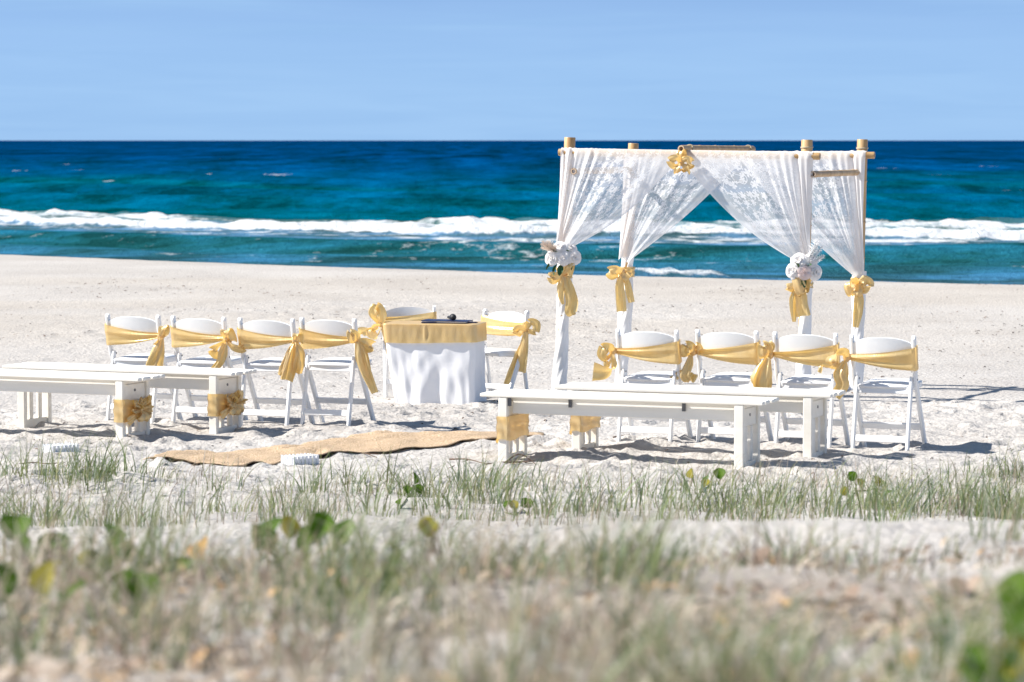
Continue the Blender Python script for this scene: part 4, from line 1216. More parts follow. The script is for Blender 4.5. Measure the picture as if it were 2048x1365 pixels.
# ------------------------------------------------------------------ lace curtains
def curtain(b0, b1, post_top, post_base, tie_z, outdir, label, seed, sag=0.10, inner_sign=1, lace0=0.12, gather_outer=1.0):
    """cloth hung over the beam from b0 (post side) to b1 (middle), pulled in to the post at tie_z"""
    tie = post_at(post_top, post_base, tie_z)
    root = empty('lace_curtain', (tie.x, tie.y, 0)); tag(root, label, 'curtain', 'lace curtains on the arch')
    O = np.array(root.location)
    ns, nt_ = 150, 60
    S = np.linspace(0, 1, ns); Tm = np.linspace(0, 1, nt_)
    b0 = np.array(b0); b1 = np.array(b1); out = np.array(outdir)
    along = (b1-b0)/np.linalg.norm(b1-b0); wid = np.linalg.norm(b1-b0)
    rs = np.random.default_rng(seed); ph = rs.uniform(0, 6.28, 6)
    V = []; UV = []; G = []; LC = []
    over = [(-0.9, 0.10), (-0.5, 0.04), (0.0, 0.0)]           # behind the beam, over the top
    # rows over the beam
    beam_r = 0.036
    rowsets = []
    foldA = lambda s, t: (np.sin(s*62 + ph[0] + 3*np.sin(s*5+ph[1])) + 0.7*np.sin(s*103+ph[2]) + 0.5*np.sin(s*31+ph[3]))
    dens = 0.10 + 0.90*np.exp(-(S/0.30)**2)                    # more gathers near the post
    for a in (200, 165, 130, 95, 60, 30):
        an = R(a)
        for s_i, s in enumerate(S):
            p = b0 + (b1-b0)*s + (-out)*math.cos(an)*-1*beam_r*0 
            p = b0 + (b1-b0)*s + out*(math.cos(an)*beam_r) + np.array([0, 0, math.sin(an)*beam_r])
            f = 0.004*dens[s_i]*foldA(s, 0)
            p = p + np.array([0, 0, abs(f)*1.2]) + out*f*0.6
            rowsets.append(p); UV.append((s*wid*1.3, -0.02*(200-a)/30*0.3)); G.append(0.55 + 0.3*dens[s_i]); LC.append(0.3)
    if True:
        # back flap hanging a little behind the beam comes first in the grid
        pass
    tie_w = 0.125
    for t in Tm[1:]:
        for s_i, s in enumerate(S):
            top = b0 + (b1-b0)*s + out*beam_r
            # where this thread meets the tie: bunched round the front of the post
            bun = (s-0.5)*tie_w
            end = np.array(tie) + along*bun + out*(PR + 0.018 + 0.012*np.sin(s*9+ph[4])) + np.array([0, 0, 0.02*np.sin(s*7)])
            e = t
            # threads start vertical for the outer part, then swing in
            p = top*(1-e) + end*e
            p = p + np.array([0, 0, -1])*sag*math.sin(math.pi*e)*(s**1.2) - along*0.05*math.sin(math.pi*e)*(1-s)*(-0.2)
            bow = math.sin(math.pi*min(1, e*1.02))
            amp = (0.010*(1-e) + 0.016*bow) * (dens[s_i]-0.09) * (1 - 0.5*e)
            f = amp*foldA(s + 0.02*e, t) + 0.006*bow*math.sin(s*19+ph[5]+e*2) + 0.004*bow*math.sin(s*37+ph[4]-e)
            puff = 0.05*bow*math.sin(math.pi*s)
            p = p + out*(f + puff) + along*0.35*f
            rowsets.append(p)
            ln = 1.1
            UV.append((s*wid*1.25, t*ln*(1+0.35*s)))
            conv = 1/(1-0.90*e)                                # threads crowd together towards the tie
            edge = np.exp(-((1-s)/0.028)**2)
            g = 0.50 + 0.08*(conv-1) + 0.48*np.exp(-(s/0.22)**2) + 0.30*edge + 0.20*np.exp(-(t/0.10)**2) + 0.12*sstep(0.80, 0.90, s)
            G.append(min(0.95, float(g))); LC.append(float((1-edge)*sstep(0.95, 0.6, t)*sstep(0.92, 0.80, s)))
    V = np.array(rowsets) - O
    me = mesh('drape', V, grid_faces(6 + nt_-1, ns), True, UV)
    fattr(me, 'gather', G); fattr(me, 'lace', LC)
    link('drape', me, M['lace'], root)
    # the rest of the cloth twisted round the post down to the sand
    n, nz = 40, 90; VV = []
    zb = post_base.z - 0.05
    for i in range(nz):
        t = i/(nz-1); z_ = tie_z + 0.03 + (zb - tie_z - 0.03)*t
        c = post_at(post_top, post_base, z_)
        for j in range(n):
            an = 2*math.pi*j/n
            tw = an*1 + t*5.5 + ph[0]
            rr = PR + 0.010 + 0.0042*math.sin(tw*3+ph[1]) + 0.0022*math.sin(tw*8 + t*6 + ph[2]) + 0.006*math.sin(t*9+ph[3]) + 0.004*math.sin(an+t*4)
            rr *= 1 + 0.25*max(0, t-0.93)/0.07*0.4
            VV.append((c.x + rr*math.cos(an) - O[0], c.y + rr*math.sin(an) - O[1], z_))
    link('post_wrap', mesh('post_wrap', VV, grid_faces(nz, n, True)[:, ::-1]), M['wrap_cloth'], root)
    return tie

outF = -V2
fbm_ = lambda px: on_line(px, 306, fl_top - V2*(PR+0.03), U2)
def beam_pt(b0, b1, t): return Vector(b0) + (Vector(b1)-Vector(b0))*t
def t_of(px, b0, b1): return (px-b0[0])/(b1[0]-b0[0])
fpt = lambda px: beam_pt(fb0, fb1, (px-1118)/(1640-1118.0))
bpt = lambda px: beam_pt(bb0, bb1, (px-1232)/(1749-1232.0))
tFL = curtain(fpt(1124), fpt(1372), fl_top, fl_base, 1.17, outF, 'white lace curtain drawn to the front left arch post above the pampas bouquet', 1, sag=0.10)
tFR = curtain(fpt(1627), fpt(1358), fr_top, fr_base, 1.08, outF, 'white lace curtain drawn to the front right arch post above the roses', 2, sag=0.10)
tBL = curtain(bpt(1250), bpt(1500), bl_top, bl_base, 1.02, outF, 'white lace curtain drawn to the back left arch post', 3, sag=0.05)
tBR = curtain(bpt(1733), bpt(1480), br_top, br_base, 0.92, outF, 'white lace curtain drawn to the back right arch post', 4, sag=0.06)

# ------------------------------------------------------------------ gold sashes on the arch
def arch_sash(px, py, post_top, post_base, label, loops, tails, seed, rk=0.03, band=True):
    if post_top is not None:
        n = Vector(V2); k0 = on_line(px, py, post_at(post_top, post_base, 1.0) - V2*(PR+0.05), U2)
    else:
        k0 = on_line(px, py, fl_top - V2*(PR+0.12), U2)
    s = empty('arch_sash', k0); tag(s, label, 'sash', 'gold sashes tied on the arch')
    if band and post_top is not None:
        n = 40; nw = 9; V = []
        for i in range(n):
            an = 2*math.pi*i/n
            for j in range(nw):
                v = j/(nw-1); z_ = k0.z + 0.045 - 0.09*v
                c = post_at(post_top, post_base, z_); rr = PR + 0.022 + 0.004*math.sin(v*14+an*2) 
                V.append((c.x + rr*math.cos(an) - k0.x, c.y + rr*math.sin(an) - k0.y, z_ - k0.z))
        F = grid_faces(n, nw); last = np.array([[(n-1)*nw+j, j, j+1, (n-1)*nw+j+1] for j in range(nw-1)])
        link('band', mesh('band', V, np.vstack([F, last[:, ::-1]])), M['gold'], s)
    bow_parts(s, k0, FPX/k0.y, loops, tails, seed, rk=rk)
    return s
arch_sash(1128, 547, fl_top, fl_base, 'gold sash under the pampas bouquet on the front left arch post',
  [lp([(0,0,.02),(-12,4,.06),(-26,6,.05),(-20,16,.03),(-2,8,0)], [.04,.07,.08,.06,.03], d=[(.2,-.4,1),(.2,-.4,1)]),
   lp([(0,0,.03),(6,-14,.07),(12,-18,.05),(10,2,.03),(2,6,.02)], [.04,.08,.09,.06,.03], d=[(1,-.4,.3),(1,-.4,.3)])],
  [lp([(-2,6,.03),(-6,26,.04),(-6,46,.035),(-2,62,.03)], [.04,.07,.06,.03], d=[(1,.1,0),(.7,-.5,0)]),
   lp([(4,6,.03),(10,30,.05),(16,56,.05),(14,76,.04),(18,84,.03)], [.05,.09,.11,.11,.06], d=[(1,.1,0),(1,-.4,.15)])], 61)
arch_sash(1243, 545, bl_top, bl_base, 'gold sash with a round loop on the back left arch post',
  [lp([(0,0,.03),(-12,-6,.07),(-24,-2,.05),(-18,8,.02),(-2,4,0)], [.04,.08,.09,.07,.03], d=[(.2,-.4,1),(.2,-.4,1)]),
   lp([(0,2,.04),(8,10,.07),(14,14,.05),(8,2,.02)], [.04,.07,.07,.04], d=[(.6,-.4,.8),(.6,-.4,.8)])],
  [lp([(0,4,.04),(-4,26,.05),(-2,50,.05),(0,78,.045)], [.05,.08,.09,.09], d=[(1,.1,0),(1,.0,.02)]),
   lp([(6,4,.03),(12,24,.04),(16,44,.04),(20,60,.03)], [.04,.06,.065,.06], d=[(1,-.3,0),(1,-.3,.1)])], 62)
arch_sash(1597, 566, fr_top, fr_base, 'gold sash under white roses on the front right arch post',
  [lp([(0,-4,.03),(-8,-16,.07),(-2,2,.09),(8,20,.08),(14,-4,.06),(8,-18,.03)], [.04,.07,.11,.11,.07,.04], d=[(.8,-.3,.6),(.8,-.3,.6)]),
   lp([(-2,4,.03),(-12,6,.06),(-24,8,.05),(-12,16,.02)], [.03,.06,.05,.03])],
  [lp([(0,6,.04),(4,26,.05),(6,46,.05),(10,66,.04)], [.06,.10,.10,.12], d=[(1,.1,0),(1,-.3,-.15)]),
   lp([(-4,8,.02),(-10,32,.03),(-10,54,.03),(-9,78,.03)], [.04,.08,.07,.03], d=[(1,.4,0),(1,.5,.2)])], 63)
arch_sash(1715, 567, br_top, br_base, 'gold rosette bow with one long tail on the back right arch post',
  [lp([(0,0,.03),(-10,-6,.08),(-20,6,.07),(-12,22,.05),(0,6,.02)], [.04,.08,.09,.08,.04], d=[(.5,-.5,.8),(.7,-.5,.5)]),
   lp([(0,0,.03),(12,-8,.08),(22,2,.06),(12,14,.04),(0,4,.02)], [.04,.08,.09,.07,.04], d=[(.4,-.5,1),(.4,-.5,1)]),
   lp([(0,0,.04),(0,14,.09),(-6,24,.07),(2,10,.03)], [.04,.08,.07,.04], d=[(1,-.4,.3),(1,-.4,.3)])],
  [lp([(0,8,.03),(2,34,.04),(0,60,.04),(-4,88,.035)], [.05,.09,.085,.05], d=[(1,.1,0),(1,-.2,0)])], 64)
arch_sash(1362, 324, None, None, 'gold bow at the middle of the front beam, under the pole end',
  [lp([(0,0,.02),(-10,-8,.06),(-22,-2,.04),(-14,10,.02),(0,4,0)], [.03,.06,.07,.05,.03], d=[(.2,-.4,1),(.2,-.4,1)]),
   lp([(0,0,.02),(12,-6,.06),(20,4,.04),(12,10,.02),(0,4,0)], [.03,.06,.07,.05,.03], d=[(-.2,-.4,1),(-.2,-.4,1)]),
   lp([(0,0,.02),(-4,-14,.03),(0,-22,.02),(6,-14,.0),(0,-2,0)], [.03,.05,.06,.05,.03], d=[(1,-.4,.2),(1,-.4,.2)]),
   lp([(0,2,.03),(-8,12,.06),(-8,22,.05),(0,14,.02)], [.03,.05,.06,.04], d=[(1,-.4,.4),(1,-.4,.4)]),
   lp([(0,2,.03),(8,10,.06),(12,20,.05),(2,14,.02)], [.03,.05,.06,.04], d=[(1,-.4,-.4),(1,-.4,-.4)])],
  [], 65, rk=0.028, band=False)

# ------------------------------------------------------------------ bouquets
def rose_mesh(seed, r0):
    rs = random.Random(seed); V = []; F = []
    def petal(rad, an, tilt, wid, ht, z0):
        nu, nv = 9, 7; o = len(V); sc = rs.uniform(0.85, 1.12); p1 = rs.uniform(0, 6.28); lean = rs.uniform(-0.12, 0.2)
        for i in range(nu):
            u = -1+2*i/(nu-1)
            for j in range(nv):
                v = j/(nv-1)
                w = wid*(0.40+0.75*math.sin(math.pi*(0.12+0.62*v)))*sc
                a2 = an + u*w/max(rad, 0.008)*0.85
                curl = max(0, v-0.55)/0.45
                rr = rad*(0.40+0.60*v**0.6) + (tilt+lean)*ht*v*v + curl*curl*r0*(0.10+0.22*tilt) + 0.16*rad*u*u*v
                zz = z0 + ht*sc*v*(1-0.30*u*u*v) - curl*curl*r0*(0.05+0.32*tilt) + 0.045*r0*v*v*math.sin(4.2*u+p1)
                V.append((rr*math.cos(a2), rr*math.sin(a2), zz))
        for i in range(nu-1):
            for j in range(nv-1):
                F.append((o+i*nv+j, o+(i+1)*nv+j, o+(i+1)*nv+j+1, o+i*nv+j+1))
    for ring, (n, rad, tilt, wid, ht, z0) in enumerate([(3, .10, .02, .20, .60, .16), (3, .22, .10, .34, .66, .10), (4, .38, .22, .44, .66, .02), (5, .54, .45, .52, .58, -.05), (5, .66, .85, .56, .46, -.12)]):
        for i in range(n):
            petal(rad*r0, 2*math.pi*i/n + ring*0.7 + rs.uniform(-.15, .15), tilt, wid*r0, ht*r0, z0*r0)
    return mesh('rose', V, F)
def leaf_mesh(name, ln, wd, cup=0.15, fold=0.25, notch=0.0):
    nu, nv = 7, 9; V = []
    for j in range(nv):
        v = j/(nv-1)
        w = wd*(math.sin(math.pi*min(1, 0.04+v*0.96))**0.65) * (1.0 if v < 0.55 else 1-0.25*(v-0.55))
        for i in range(nu):
            u = -1+2*i/(nu-1)
            yy = ln*v - notch*ln*(1-abs(u))*v**6
            V.append((u*w*0.5, yy, abs(u)*w*fold + cup*ln*(v-v*v) - 0.12*ln*v*v))
    return mesh(name, V, grid_faces(nv, nu))
def feather_mesh(ln, wd, n, seed, droop=0.1):
    rs = random.Random(seed); V = []; F = []
    for i in range(n):
        t = i/n; base = Vector((0.02*math.sin(t*3), -droop*t*t*ln, ln*t))
        for s in (-1, 1):
            L_ = wd*(math.sin(math.pi*(0.08+0.87*t))**0.7)*rs.uniform(0.8, 1.15)
            d = Vector((s*(0.85), rs.uniform(-.5, .5), 0.75)).normalized()
            w = 0.0024; o = len(V)
            for q in range(4):
                f = q/3; p = base + d*L_*f + Vector((0, 0, -0.25*L_*f*f)); ww = w*(1-f*0.8)
                V += [p + Vector((0, 0, -ww)), p + Vector((0, 0.3*ww, ww))]
            for q in range(3): F.append((o+2*q, o+2*q+2, o+2*q+3, o+2*q+1))
    o = len(V)
    for i in range(9):
        t = i/8; p = Vector((0.02*math.sin(t*3), -droop*t*t*ln, ln*t)); V += [p + Vector((-.002, -.001, 0)), p + Vector((.002, -.001, 0))]
    for i in range(8): F.append((o+2*i, o+2*i+1, o+2*i+3, o+2*i+2))
    return mesh('feather', V, F)

def aim(o, direction, roll=0.0):
    q = Vector(direction).to_track_quat('Z', 'Y'); o.rotation_mode = 'QUATERNION'; o.rotation_quaternion = q @ Matrix.Rotation(roll, 3, 'Z').to_quaternion()
def bouquet(px, py, top, base, label, roses, leaves, feathers, seed):
    o0 = on_line(px, py, post_at(top, base, 1.1) - V2*(PR+0.055), U2); k = FPX/o0.y
    b = empty('bouquet', o0); tag(b, label, 'bouquet', 'rose bouquets on the arch')
    for i, (dx, dy, out_, rad, di, mt) in enumerate(roses):
        r = link('rose', rose_mesh(seed+i, rad*0.86), M[mt], b); r.location = (dx/k, -out_, -dy/k); aim(r, di, i*1.1)
    for i, (dx, dy, out_, ln, wd, di, roll) in enumerate(leaves):
        l = link('leaf', leaf_mesh('leaf', ln, wd), M['leaf_dark'], b); l.location = (dx/k, -out_, -dy/k)
        q = Vector(di).to_track_quat('Y', 'Z'); l.rotation_mode = 'QUATERNION'; l.rotation_quaternion = q @ Matrix.Rotation(roll, 3, 'Y').to_quaternion()
    for i, (dx, dy, out_, ln, wd, di, mt) in enumerate(feathers):
        f = link('feather', feather_mesh(ln, wd, 110, seed+i), M[mt], b); f.location = (dx/k, -out_, -dy/k); aim(f, di)
    return b
bouquet(1124, 512, fl_top, fl_base, 'white rose bouquet with cream pampas feather on the front left post',
  [(-21, 5, .06, .056, (-.55, -1, .05), 'petal'), (2, 4, .085, .055, (-.05, -1, .05), 'petal'), (24, 3, .06, .058, (.5, -1, .05), 'petal'), (-5, -17, .05, .056, (-.2, -.8, .55), 'petal'), (17, -16, .035, .052, (.35, -.7, .6), 'petal')],
  [(-8, 16, .05, .11, .060, (-.5, -.4, -1), .3), (-2, 18, .06, .10, .055, (-.2, -.5, -1), -.4), (-16, 14, .04, .10, .055, (-1, -.3, -.7), .6), (10, 14, .05, .08, .045, (.6, -.5, -.8), 0), (10, -6, .05, .06, .04, (.3, -.8, .5), 0), (-10, -6, .05, .06, .04, (-.5, -.8, .3), 0)],
  [(-12, -6, .05, .15, .075, (-.70, -.15, .55), 'feather_cream'), (-12, -8, .045, .15, .07, (-.80, -.1, .75), 'feather_cream'), (-10, -8, .04, .14, .07, (-.9, -.1, .35), 'feather_cream'), (-10, -8, .05, .13, .07, (-.6, -.2, .8), 'feather_cream')], 71)
bouquet(1606, 532, fr_top, fr_base, 'white rose bouquet with upright white feather on the front right post',
  [(-21, 10, .05, .058, (-.55, -1, .05), 'petal'), (1, 12, .085, .056, (.05, -1, .0), 'petal_blush'), (23, 12, .05, .060, (.6, -1, .05), 'petal'), (-10, -11, .06, .058, (-.3, -.9, .4), 'petal'), (13, -10, .05, .056, (.3, -.8, .5), 'petal')],
  [(-4, 22, .05, .10, .05, (.3, -.5, -1), .2), (-12, 2, .10, .08, .045, (-.4, -.7, .6), -.4), (6, 24, .05, .09, .045, (-.6, -.4, -.6), .5), (8, 2, .07, .07, .04, (.3, -.9, .4), .5)],
  [(8, -10, .05, .20, .075, (.30, -.15, 1), 'feather_white'), (12, -6, .05, .18, .07, (.55, -.15, .9), 'feather_white'), (10, -8, .04, .19, .07, (.42, -.05, 1), 'feather_white'), (14, 0, .05, .14, .07, (.7, -.2, .7), 'feather_white')], 81)

# ------------------------------------------------------------------ burlap aisle runner
near = [(284, 925), (360, 926), (430, 931), (490, 934), (560, 921), (640, 911), (720, 904), (800, 896), (900, 886), (1000, 877), (1096, 868)]
farr = [(338, 907), (400, 902), (450, 900), (510, 894), (580, 888), (650, 878), (710, 869), (780, 864), (860, 860), (960, 857), (1080, 858)]
Np = catmull([tuple(at(a, b, 0.02)) for a, b in near], 90); Fp = catmull([tuple(at(a, b, 0.02)) for a, b in farr], 90)
nw = 34; V = []; UV = []
rl = 0
for i in range(90):
    for j in range(nw):
        t = j/(nw-1); p = Np[i]*(1-t) + Fp[i]*t
        g = max(ground_z(p[0]+dx, p[1]+dy) for dx, dy in ((0, 0), (.05, 0), (-.05, 0), (0, .05), (0, -.05)))
        lift = 0.006 + 0.006*(1+math.sin(i*0.33+1.2*math.sin(t*3)))*(0.5+0.5*math.cos(t*2.6)) + 0.010*max(0, math.sin(i*0.19))*(1-t)
        V.append((p[0], p[1], max(g, -0.01) + lift)); UV.append((i*0.04, t*1.0))
ru = link('aisle_runner', mesh('aisle_runner', V, grid_faces(90, nw), True, UV), M['burlap'])
so = ru.modifiers.new('thickness', 'SOLIDIFY'); so.thickness = 0.005
tag(ru, 'rumpled tan burlap aisle runner lying across the sand', 'aisle runner')

# ------------------------------------------------------------------ white plastic blocks on the sand
def ribbed_block(px, py, label):
    p = at(px, py, 0.0); g = ground_z(p.x, p.y)
    r = empty('plastic_block', (p.x, p.y, g - 0.012), R(38)); tag(r, label, 'plastic block', 'white blocks beside the aisle runner')
    MB().box(-0.10, 0.10, -0.07, 0.07, 0.0, 0.050, bev=0.004).build('body', M['plastic_white'], r)
    for i in range(7):
        x = -0.09 + i*0.03
        for j in (-1, 1):
            MB().box(x-0.009, x+0.009, j*0.072-0.004, j*0.072+0.004, 0.004, 0.062, bev=0.002).build('rib', M['plastic_white'], r)
    for i in range(5):
        y = -0.052 + i*0.026
        for j in (-1, 1):
            MB().box(j*0.102-0.004, j*0.102+0.004, y-0.008, y+0.008, 0.004, 0.062, bev=0.002).build('rib', M['plastic_white'], r)
    MB().box(-0.085, 0.085, -0.055, 0.055, 0.0502, 0.058, bev=0.003).build('lid', M['plastic_white'], r)
ribbed_block(121, 908, 'low white ribbed plastic block lying in sand left of the runner')
ribbed_block(600, 929, 'low white ribbed plastic block beside the near edge of burlap runner')

# ------------------------------------------------------------------ twigs and flecks on the sand
def twig(px, py, pts, rad, label):
    p = at(px, py, 0.0); g = ground_z(p.x, p.y)
    t = empty('twig', (p.x, p.y, g)); tag(t, label, 'twig', 'twigs lying on the sand')
    for i, line in enumerate(pts):
        P = []
        for (a, b, h) in line:
            P.append((a, b, ground_z(p.x+a, p.y+b) - g + h))
        mb = MB(); mb.tube(catmull(P, 10), list(np.linspace(rad*(1 if i == 0 else .7), rad*0.4, 10)), 7); mb.build('stem' if i == 0 else 'branch', M['twig'], t, smooth=True)
twig(75, 931, [[(-.2, 0, .004), (-.05, .1, .012), (.08, .06, .006), (.25, .1, .004)], [(-.2, 0, .004), (-.28, -.15, .004)]], .005, 'thin curved brown twig lying below the left plastic block')
twig(725, 915, [[(-.05, .25, .01), (.02, .1, .02), (.1, -.1, .01)], [(.02, .1, .02), (.12, .08, .012)]], .005, 'slim brown twig on sand near the middle of the runner')
twig(935, 938, [[(-.12, .3, .02), (.0, .1, .025), (.12, -.15, .01)], [(.12, -.15, .01), (.3, .0, .02), (.42, .1, .01)], [(.0, .1, .02), (-.12, -.1, .01)]], .006, 'forked brown twig on sand left of the nearest right bench leg')
twig(1040, 938, [[(-.1, 0, .01), (0, .06, .05), (.12, .0, .01)], [(-.06, .1, .02), (.06, -.05, .04)], [(-.1, -.05, .02), (.1, .12, .03)]], .006, 'small tangle of brown twigs before the nearest right bench leg')
twig(1240, 872, [[(-.05, -.1, .012), (.08, .12, .016)]], .006, 'short straight brown stick beside the leg of first right-row chair')
twig(470, 860, [[(-.1, 0, .01), (.06, .05, .012)]], .005, 'short dark stick beside the bow of the left bench')
# seaweed flecks, shell grit and bark crumbs: far too many to count
N = 5200
fx_ = rng.uniform(-9, 9, N); fy_ = 18 + (rng.random(N)**1.5)*34
keep = (np.abs(fx_) < fy_*0.18 + 0.6)
clump = fbm(fx_*0.5, fy_*0.3, 91, 3)
keep &= (clump + rng.uniform(-0.35, 0.35, N)) > 0.12
fx_, fy_ = fx_[keep], fy_[keep]; N = len(fx_)
V = np.zeros((N, 6, 3)); an = rng.uniform(0, 6.28, N); ln = rng.uniform(0.008, 0.03, N)*(0.8+fy_/60); wd = rng.uniform(0.003, 0.007, N)*(0.8+fy_/60)
gz = np.array([ground_z(a, b) for a, b in zip(fx_, fy_)])
ca, sa = np.cos(an), np.sin(an)
for k_, (u, v, h) in enumerate(((-1, -.6, .001), (-1, .6, .002), (0, -1, .008), (0, 1, .009), (1, -.4, .002), (1, .4, .001))):
    V[:, k_, 0] = fx_ + u*ln*ca - v*wd*sa; V[:, k_, 1] = fy_ + u*ln*sa + v*wd*ca; V[:, k_, 2] = gz + h*(0.6+ln*25)
b0 = np.arange(N)[:, None]*6
F = np.vstack([b0 + np.array([0, 2, 3, 1]), b0 + np.array([2, 4, 5, 3])])
cols = np.array([(0.05, 0.032, 0.024), (0.10, 0.06, 0.04), (0.20, 0.13, 0.09), (0.035, 0.03, 0.03)])[rng.integers(0, 4, N)]
dm = mesh('beach_debris', V.reshape(-1, 3), F, False); cattr(dm, 'col', np.repeat(cols, 6, axis=0))
tag(link('beach_debris', dm, M['litter']), 'dark flecks of seaweed and bark scattered over the sand', 'debris', kind='stuff')

# ------------------------------------------------------------------ dune grass
def blades(n, xs, ys, h, w, lean, cols, seed, seg=4, wind=(0.25, 0.0), flat=0.0, an=None):
    r = np.random.default_rng(seed)
    gz = np.array([ground_z(a, b) for a, b in zip(xs, ys)])
    an0 = r.uniform(0, 2*math.pi, n); le = lean*r.uniform(0.1, 1.0, n)
    an = an0 if an is None else an
    dx = np.cos(an)*le + wind[0]*r.uniform(0.3, 1, n); dy = np.sin(an)*le + wind[1]
    fa = r.uniform(0, 2*math.pi, n)
    V = np.zeros((n, seg+1, 2, 3))
    for s in range(seg+1):
        t = s/seg
        px = xs + dx*h*t**1.7; py = ys + dy*h*t**1.7
        pz = gz + h*(t - 0.30*np.minimum(1, np.hypot(dx, dy))*t*t)*(1-flat) + 0.004
        ww = w*(1 - 0.92*t**1.5)*0.5
        V[:, s, 0] = np.stack([px - np.cos(fa)*ww, py - np.sin(fa)*ww, pz], -1)
        V[:, s, 1] = np.stack([px + np.cos(fa)*ww, py + np.sin(fa)*ww, pz], -1)
    b = np.arange(n)[:, None]*(seg+1)*2
    F = np.vstack([b + np.array([2*s, 2*s+1, 2*s+3, 2*s+2]) for s in range(seg)])
    C = np.repeat(cols, (seg+1)*2, axis=0)
    return V.reshape(-1, 3), F, C

def join(parts):
    V = []; F = []; C = []; o = 0
    for v, f, c in parts:
        V.append(v); F.append(f+o); C.append(c); o += len(v)
    return np.vstack(V), np.vstack(F), np.vstack(C)

def scatter(n, y0, y1, seed, power=1.0, clump=0.0, cl_scale=1.2, spread=0.185, extra=0.5):
    r = np.random.default_rng(seed); X = []; Y = []
    got = 0
    while got < n:
        y = y0 + (y1-y0)*r.random(n*2)**power; x = r.uniform(-1, 1, n*2)*(y1*spread+extra)
        k = np.abs(x) < y*spread+extra
        if y1 < 9: k &= ~((x > -0.25 + 0.25*np.sin(y*3)) & (y > 6.9 + 0.4*np.sin(x*4)) & (r.random(n*2) < 0.72))      # bare sand hump
        if clump: k &= (fbm(x*cl_scale, y*cl_scale, seed+200, 3) + r.uniform(-0.5, 0.5, n*2)*(1-clump)) > 0.02
        X.append(x[k]); Y.append(y[k]); got += k.sum()
    return np.concatenate(X)[:n], np.concatenate(Y)[:n]

def pick(pal, n, seed, jit=0.18):
    r = np.random.default_rng(seed); p = np.array(pal)[r.integers(0, len(pal), n)]
    return p * (1 + r.uniform(-jit, jit, (n, 1)))

GREEN = [(0.14, 0.20, 0.08), (0.19, 0.25, 0.12), (0.26, 0.31, 0.23), (0.15, 0.19, 0.06), (0.29, 0.29, 0.15), (0.24, 0.26, 0.11)]
STRAW = [(0.44, 0.36, 0.27), (0.53, 0.46, 0.37), (0.32, 0.25, 0.19), (0.49, 0.45, 0.38), (0.25, 0.19, 0.15), (0.38, 0.37, 0.27)]
def tufts(nc, per, y0, y1, seed, h, w, lean, pal, power=1.0, clump=0.8, cl=1.4, rad=0.05, wind=(0.18, 0)):
    """separate tussocks: blades rise from a crown and lean outwards"""
    r_ = np.random.default_rng(seed)
    cx, cy = scatter(nc, y0, y1, seed, power, clump, cl)
    cnt = np.maximum(4, (per*r_.uniform(0.3, 1.8, nc)).astype(int)); idx = np.repeat(np.arange(nc), cnt); n = len(idx)
    ox = r_.normal(0, rad, n); oy = r_.normal(0, rad, n)
    size = r_.uniform(0.55, 1.25, nc)[idx]; hue = r_.uniform(0.8, 1.2, nc)[idx]
    cols = pick(pal, n, seed+1)*hue[:, None]
    return blades(n, cx[idx]+ox, cy[idx]+oy, r_.uniform(h[0], h[1], n)*size, r_.uniform(w[0], w[1], n), lean, cols, seed+2, wind=wind,
                  an=np.arctan2(oy, ox) + r_.normal(0, 0.5, n))
rr = np.random.default_rng(5)
parts = []
parts.append(tufts(280, 16, 15.7, 19.2, 101, (0.06, 0.31), (0.004, 0.009), 0.85, GREEN, 0.85, 0.7, 1.2, 0.08))
n = 700; x, y = scatter(n, 15.6, 19.2, 102, 0.8, 0.3, 1.5)
parts.append(blades(n, x, y, rr.uniform(0.05, 0.2, n), rr.uniform(0.003, 0.007, n), 0.9, pick(GREEN, n, 3), 13))
parts.append(tufts(170, 16, 3.7, 8.3, 103, (0.05, 0.25), (0.004, 0.009), 0.9, GREEN, 1.0, 0.5, 1.3, 0.05))
parts.append(tufts(14, 10, 8.3, 11.0, 104, (0.08, 0.24), (0.004, 0.008), 0.8, GREEN, 1.0, 0.5, 1.2, 0.04))
V, F, C = join(parts)
gm = mesh('dune_grass', V, F, True); cattr(gm, 'col', C)
tag(link('dune_grass', gm, M['blade']), 'grey-green dune grass growing over the foreground sand', 'grass', kind='stuff')
parts = []
n = 2200; x, y = scatter(n, 15.4, 19.1, 111, 0.8, 0.5, 1.6)
parts.append(blades(n, x, y, rr.uniform(0.08, 0.24, n), rr.uniform(0.003, 0.006, n), 0.9, pick(STRAW, n, 4), 21))
parts.append(tufts(225, 19, 3.5, 8.0, 112, (0.05, 0.22), (0.003, 0.008), 1.5, STRAW, 1.1, 0.4, 1.3, 0.06))
# long bent dead stalks and runners
n = 520; x, y = scatter(n, 3.5, 8.6, 113, 1.0, 0.3, 1.5)
parts.append(blades(n, x, y, rr.uniform(0.2, 0.5, n), rr.uniform(0.003, 0.006, n), 1.5, pick(STRAW, n, 7), 23, seg=6, flat=0.55))
n = 260; x, y = scatter(n, 15.2, 19.4, 114, 0.7, 0.3, 1.5)
parts.append(blades(n, x, y, rr.uniform(0.2, 0.5, n), rr.uniform(0.003, 0.006, n), 1.5, pick(STRAW, n, 8)*0.7, 24, seg=6, flat=0.7))
V, F, C = join(parts)
gm = mesh('dry_grass', V, F, True); cattr(gm, 'col', C)
tag(link('dry_grass', gm, M['blade']), 'dry straw-coloured grass stalks matted over the near dune', 'grass', kind='stuff')
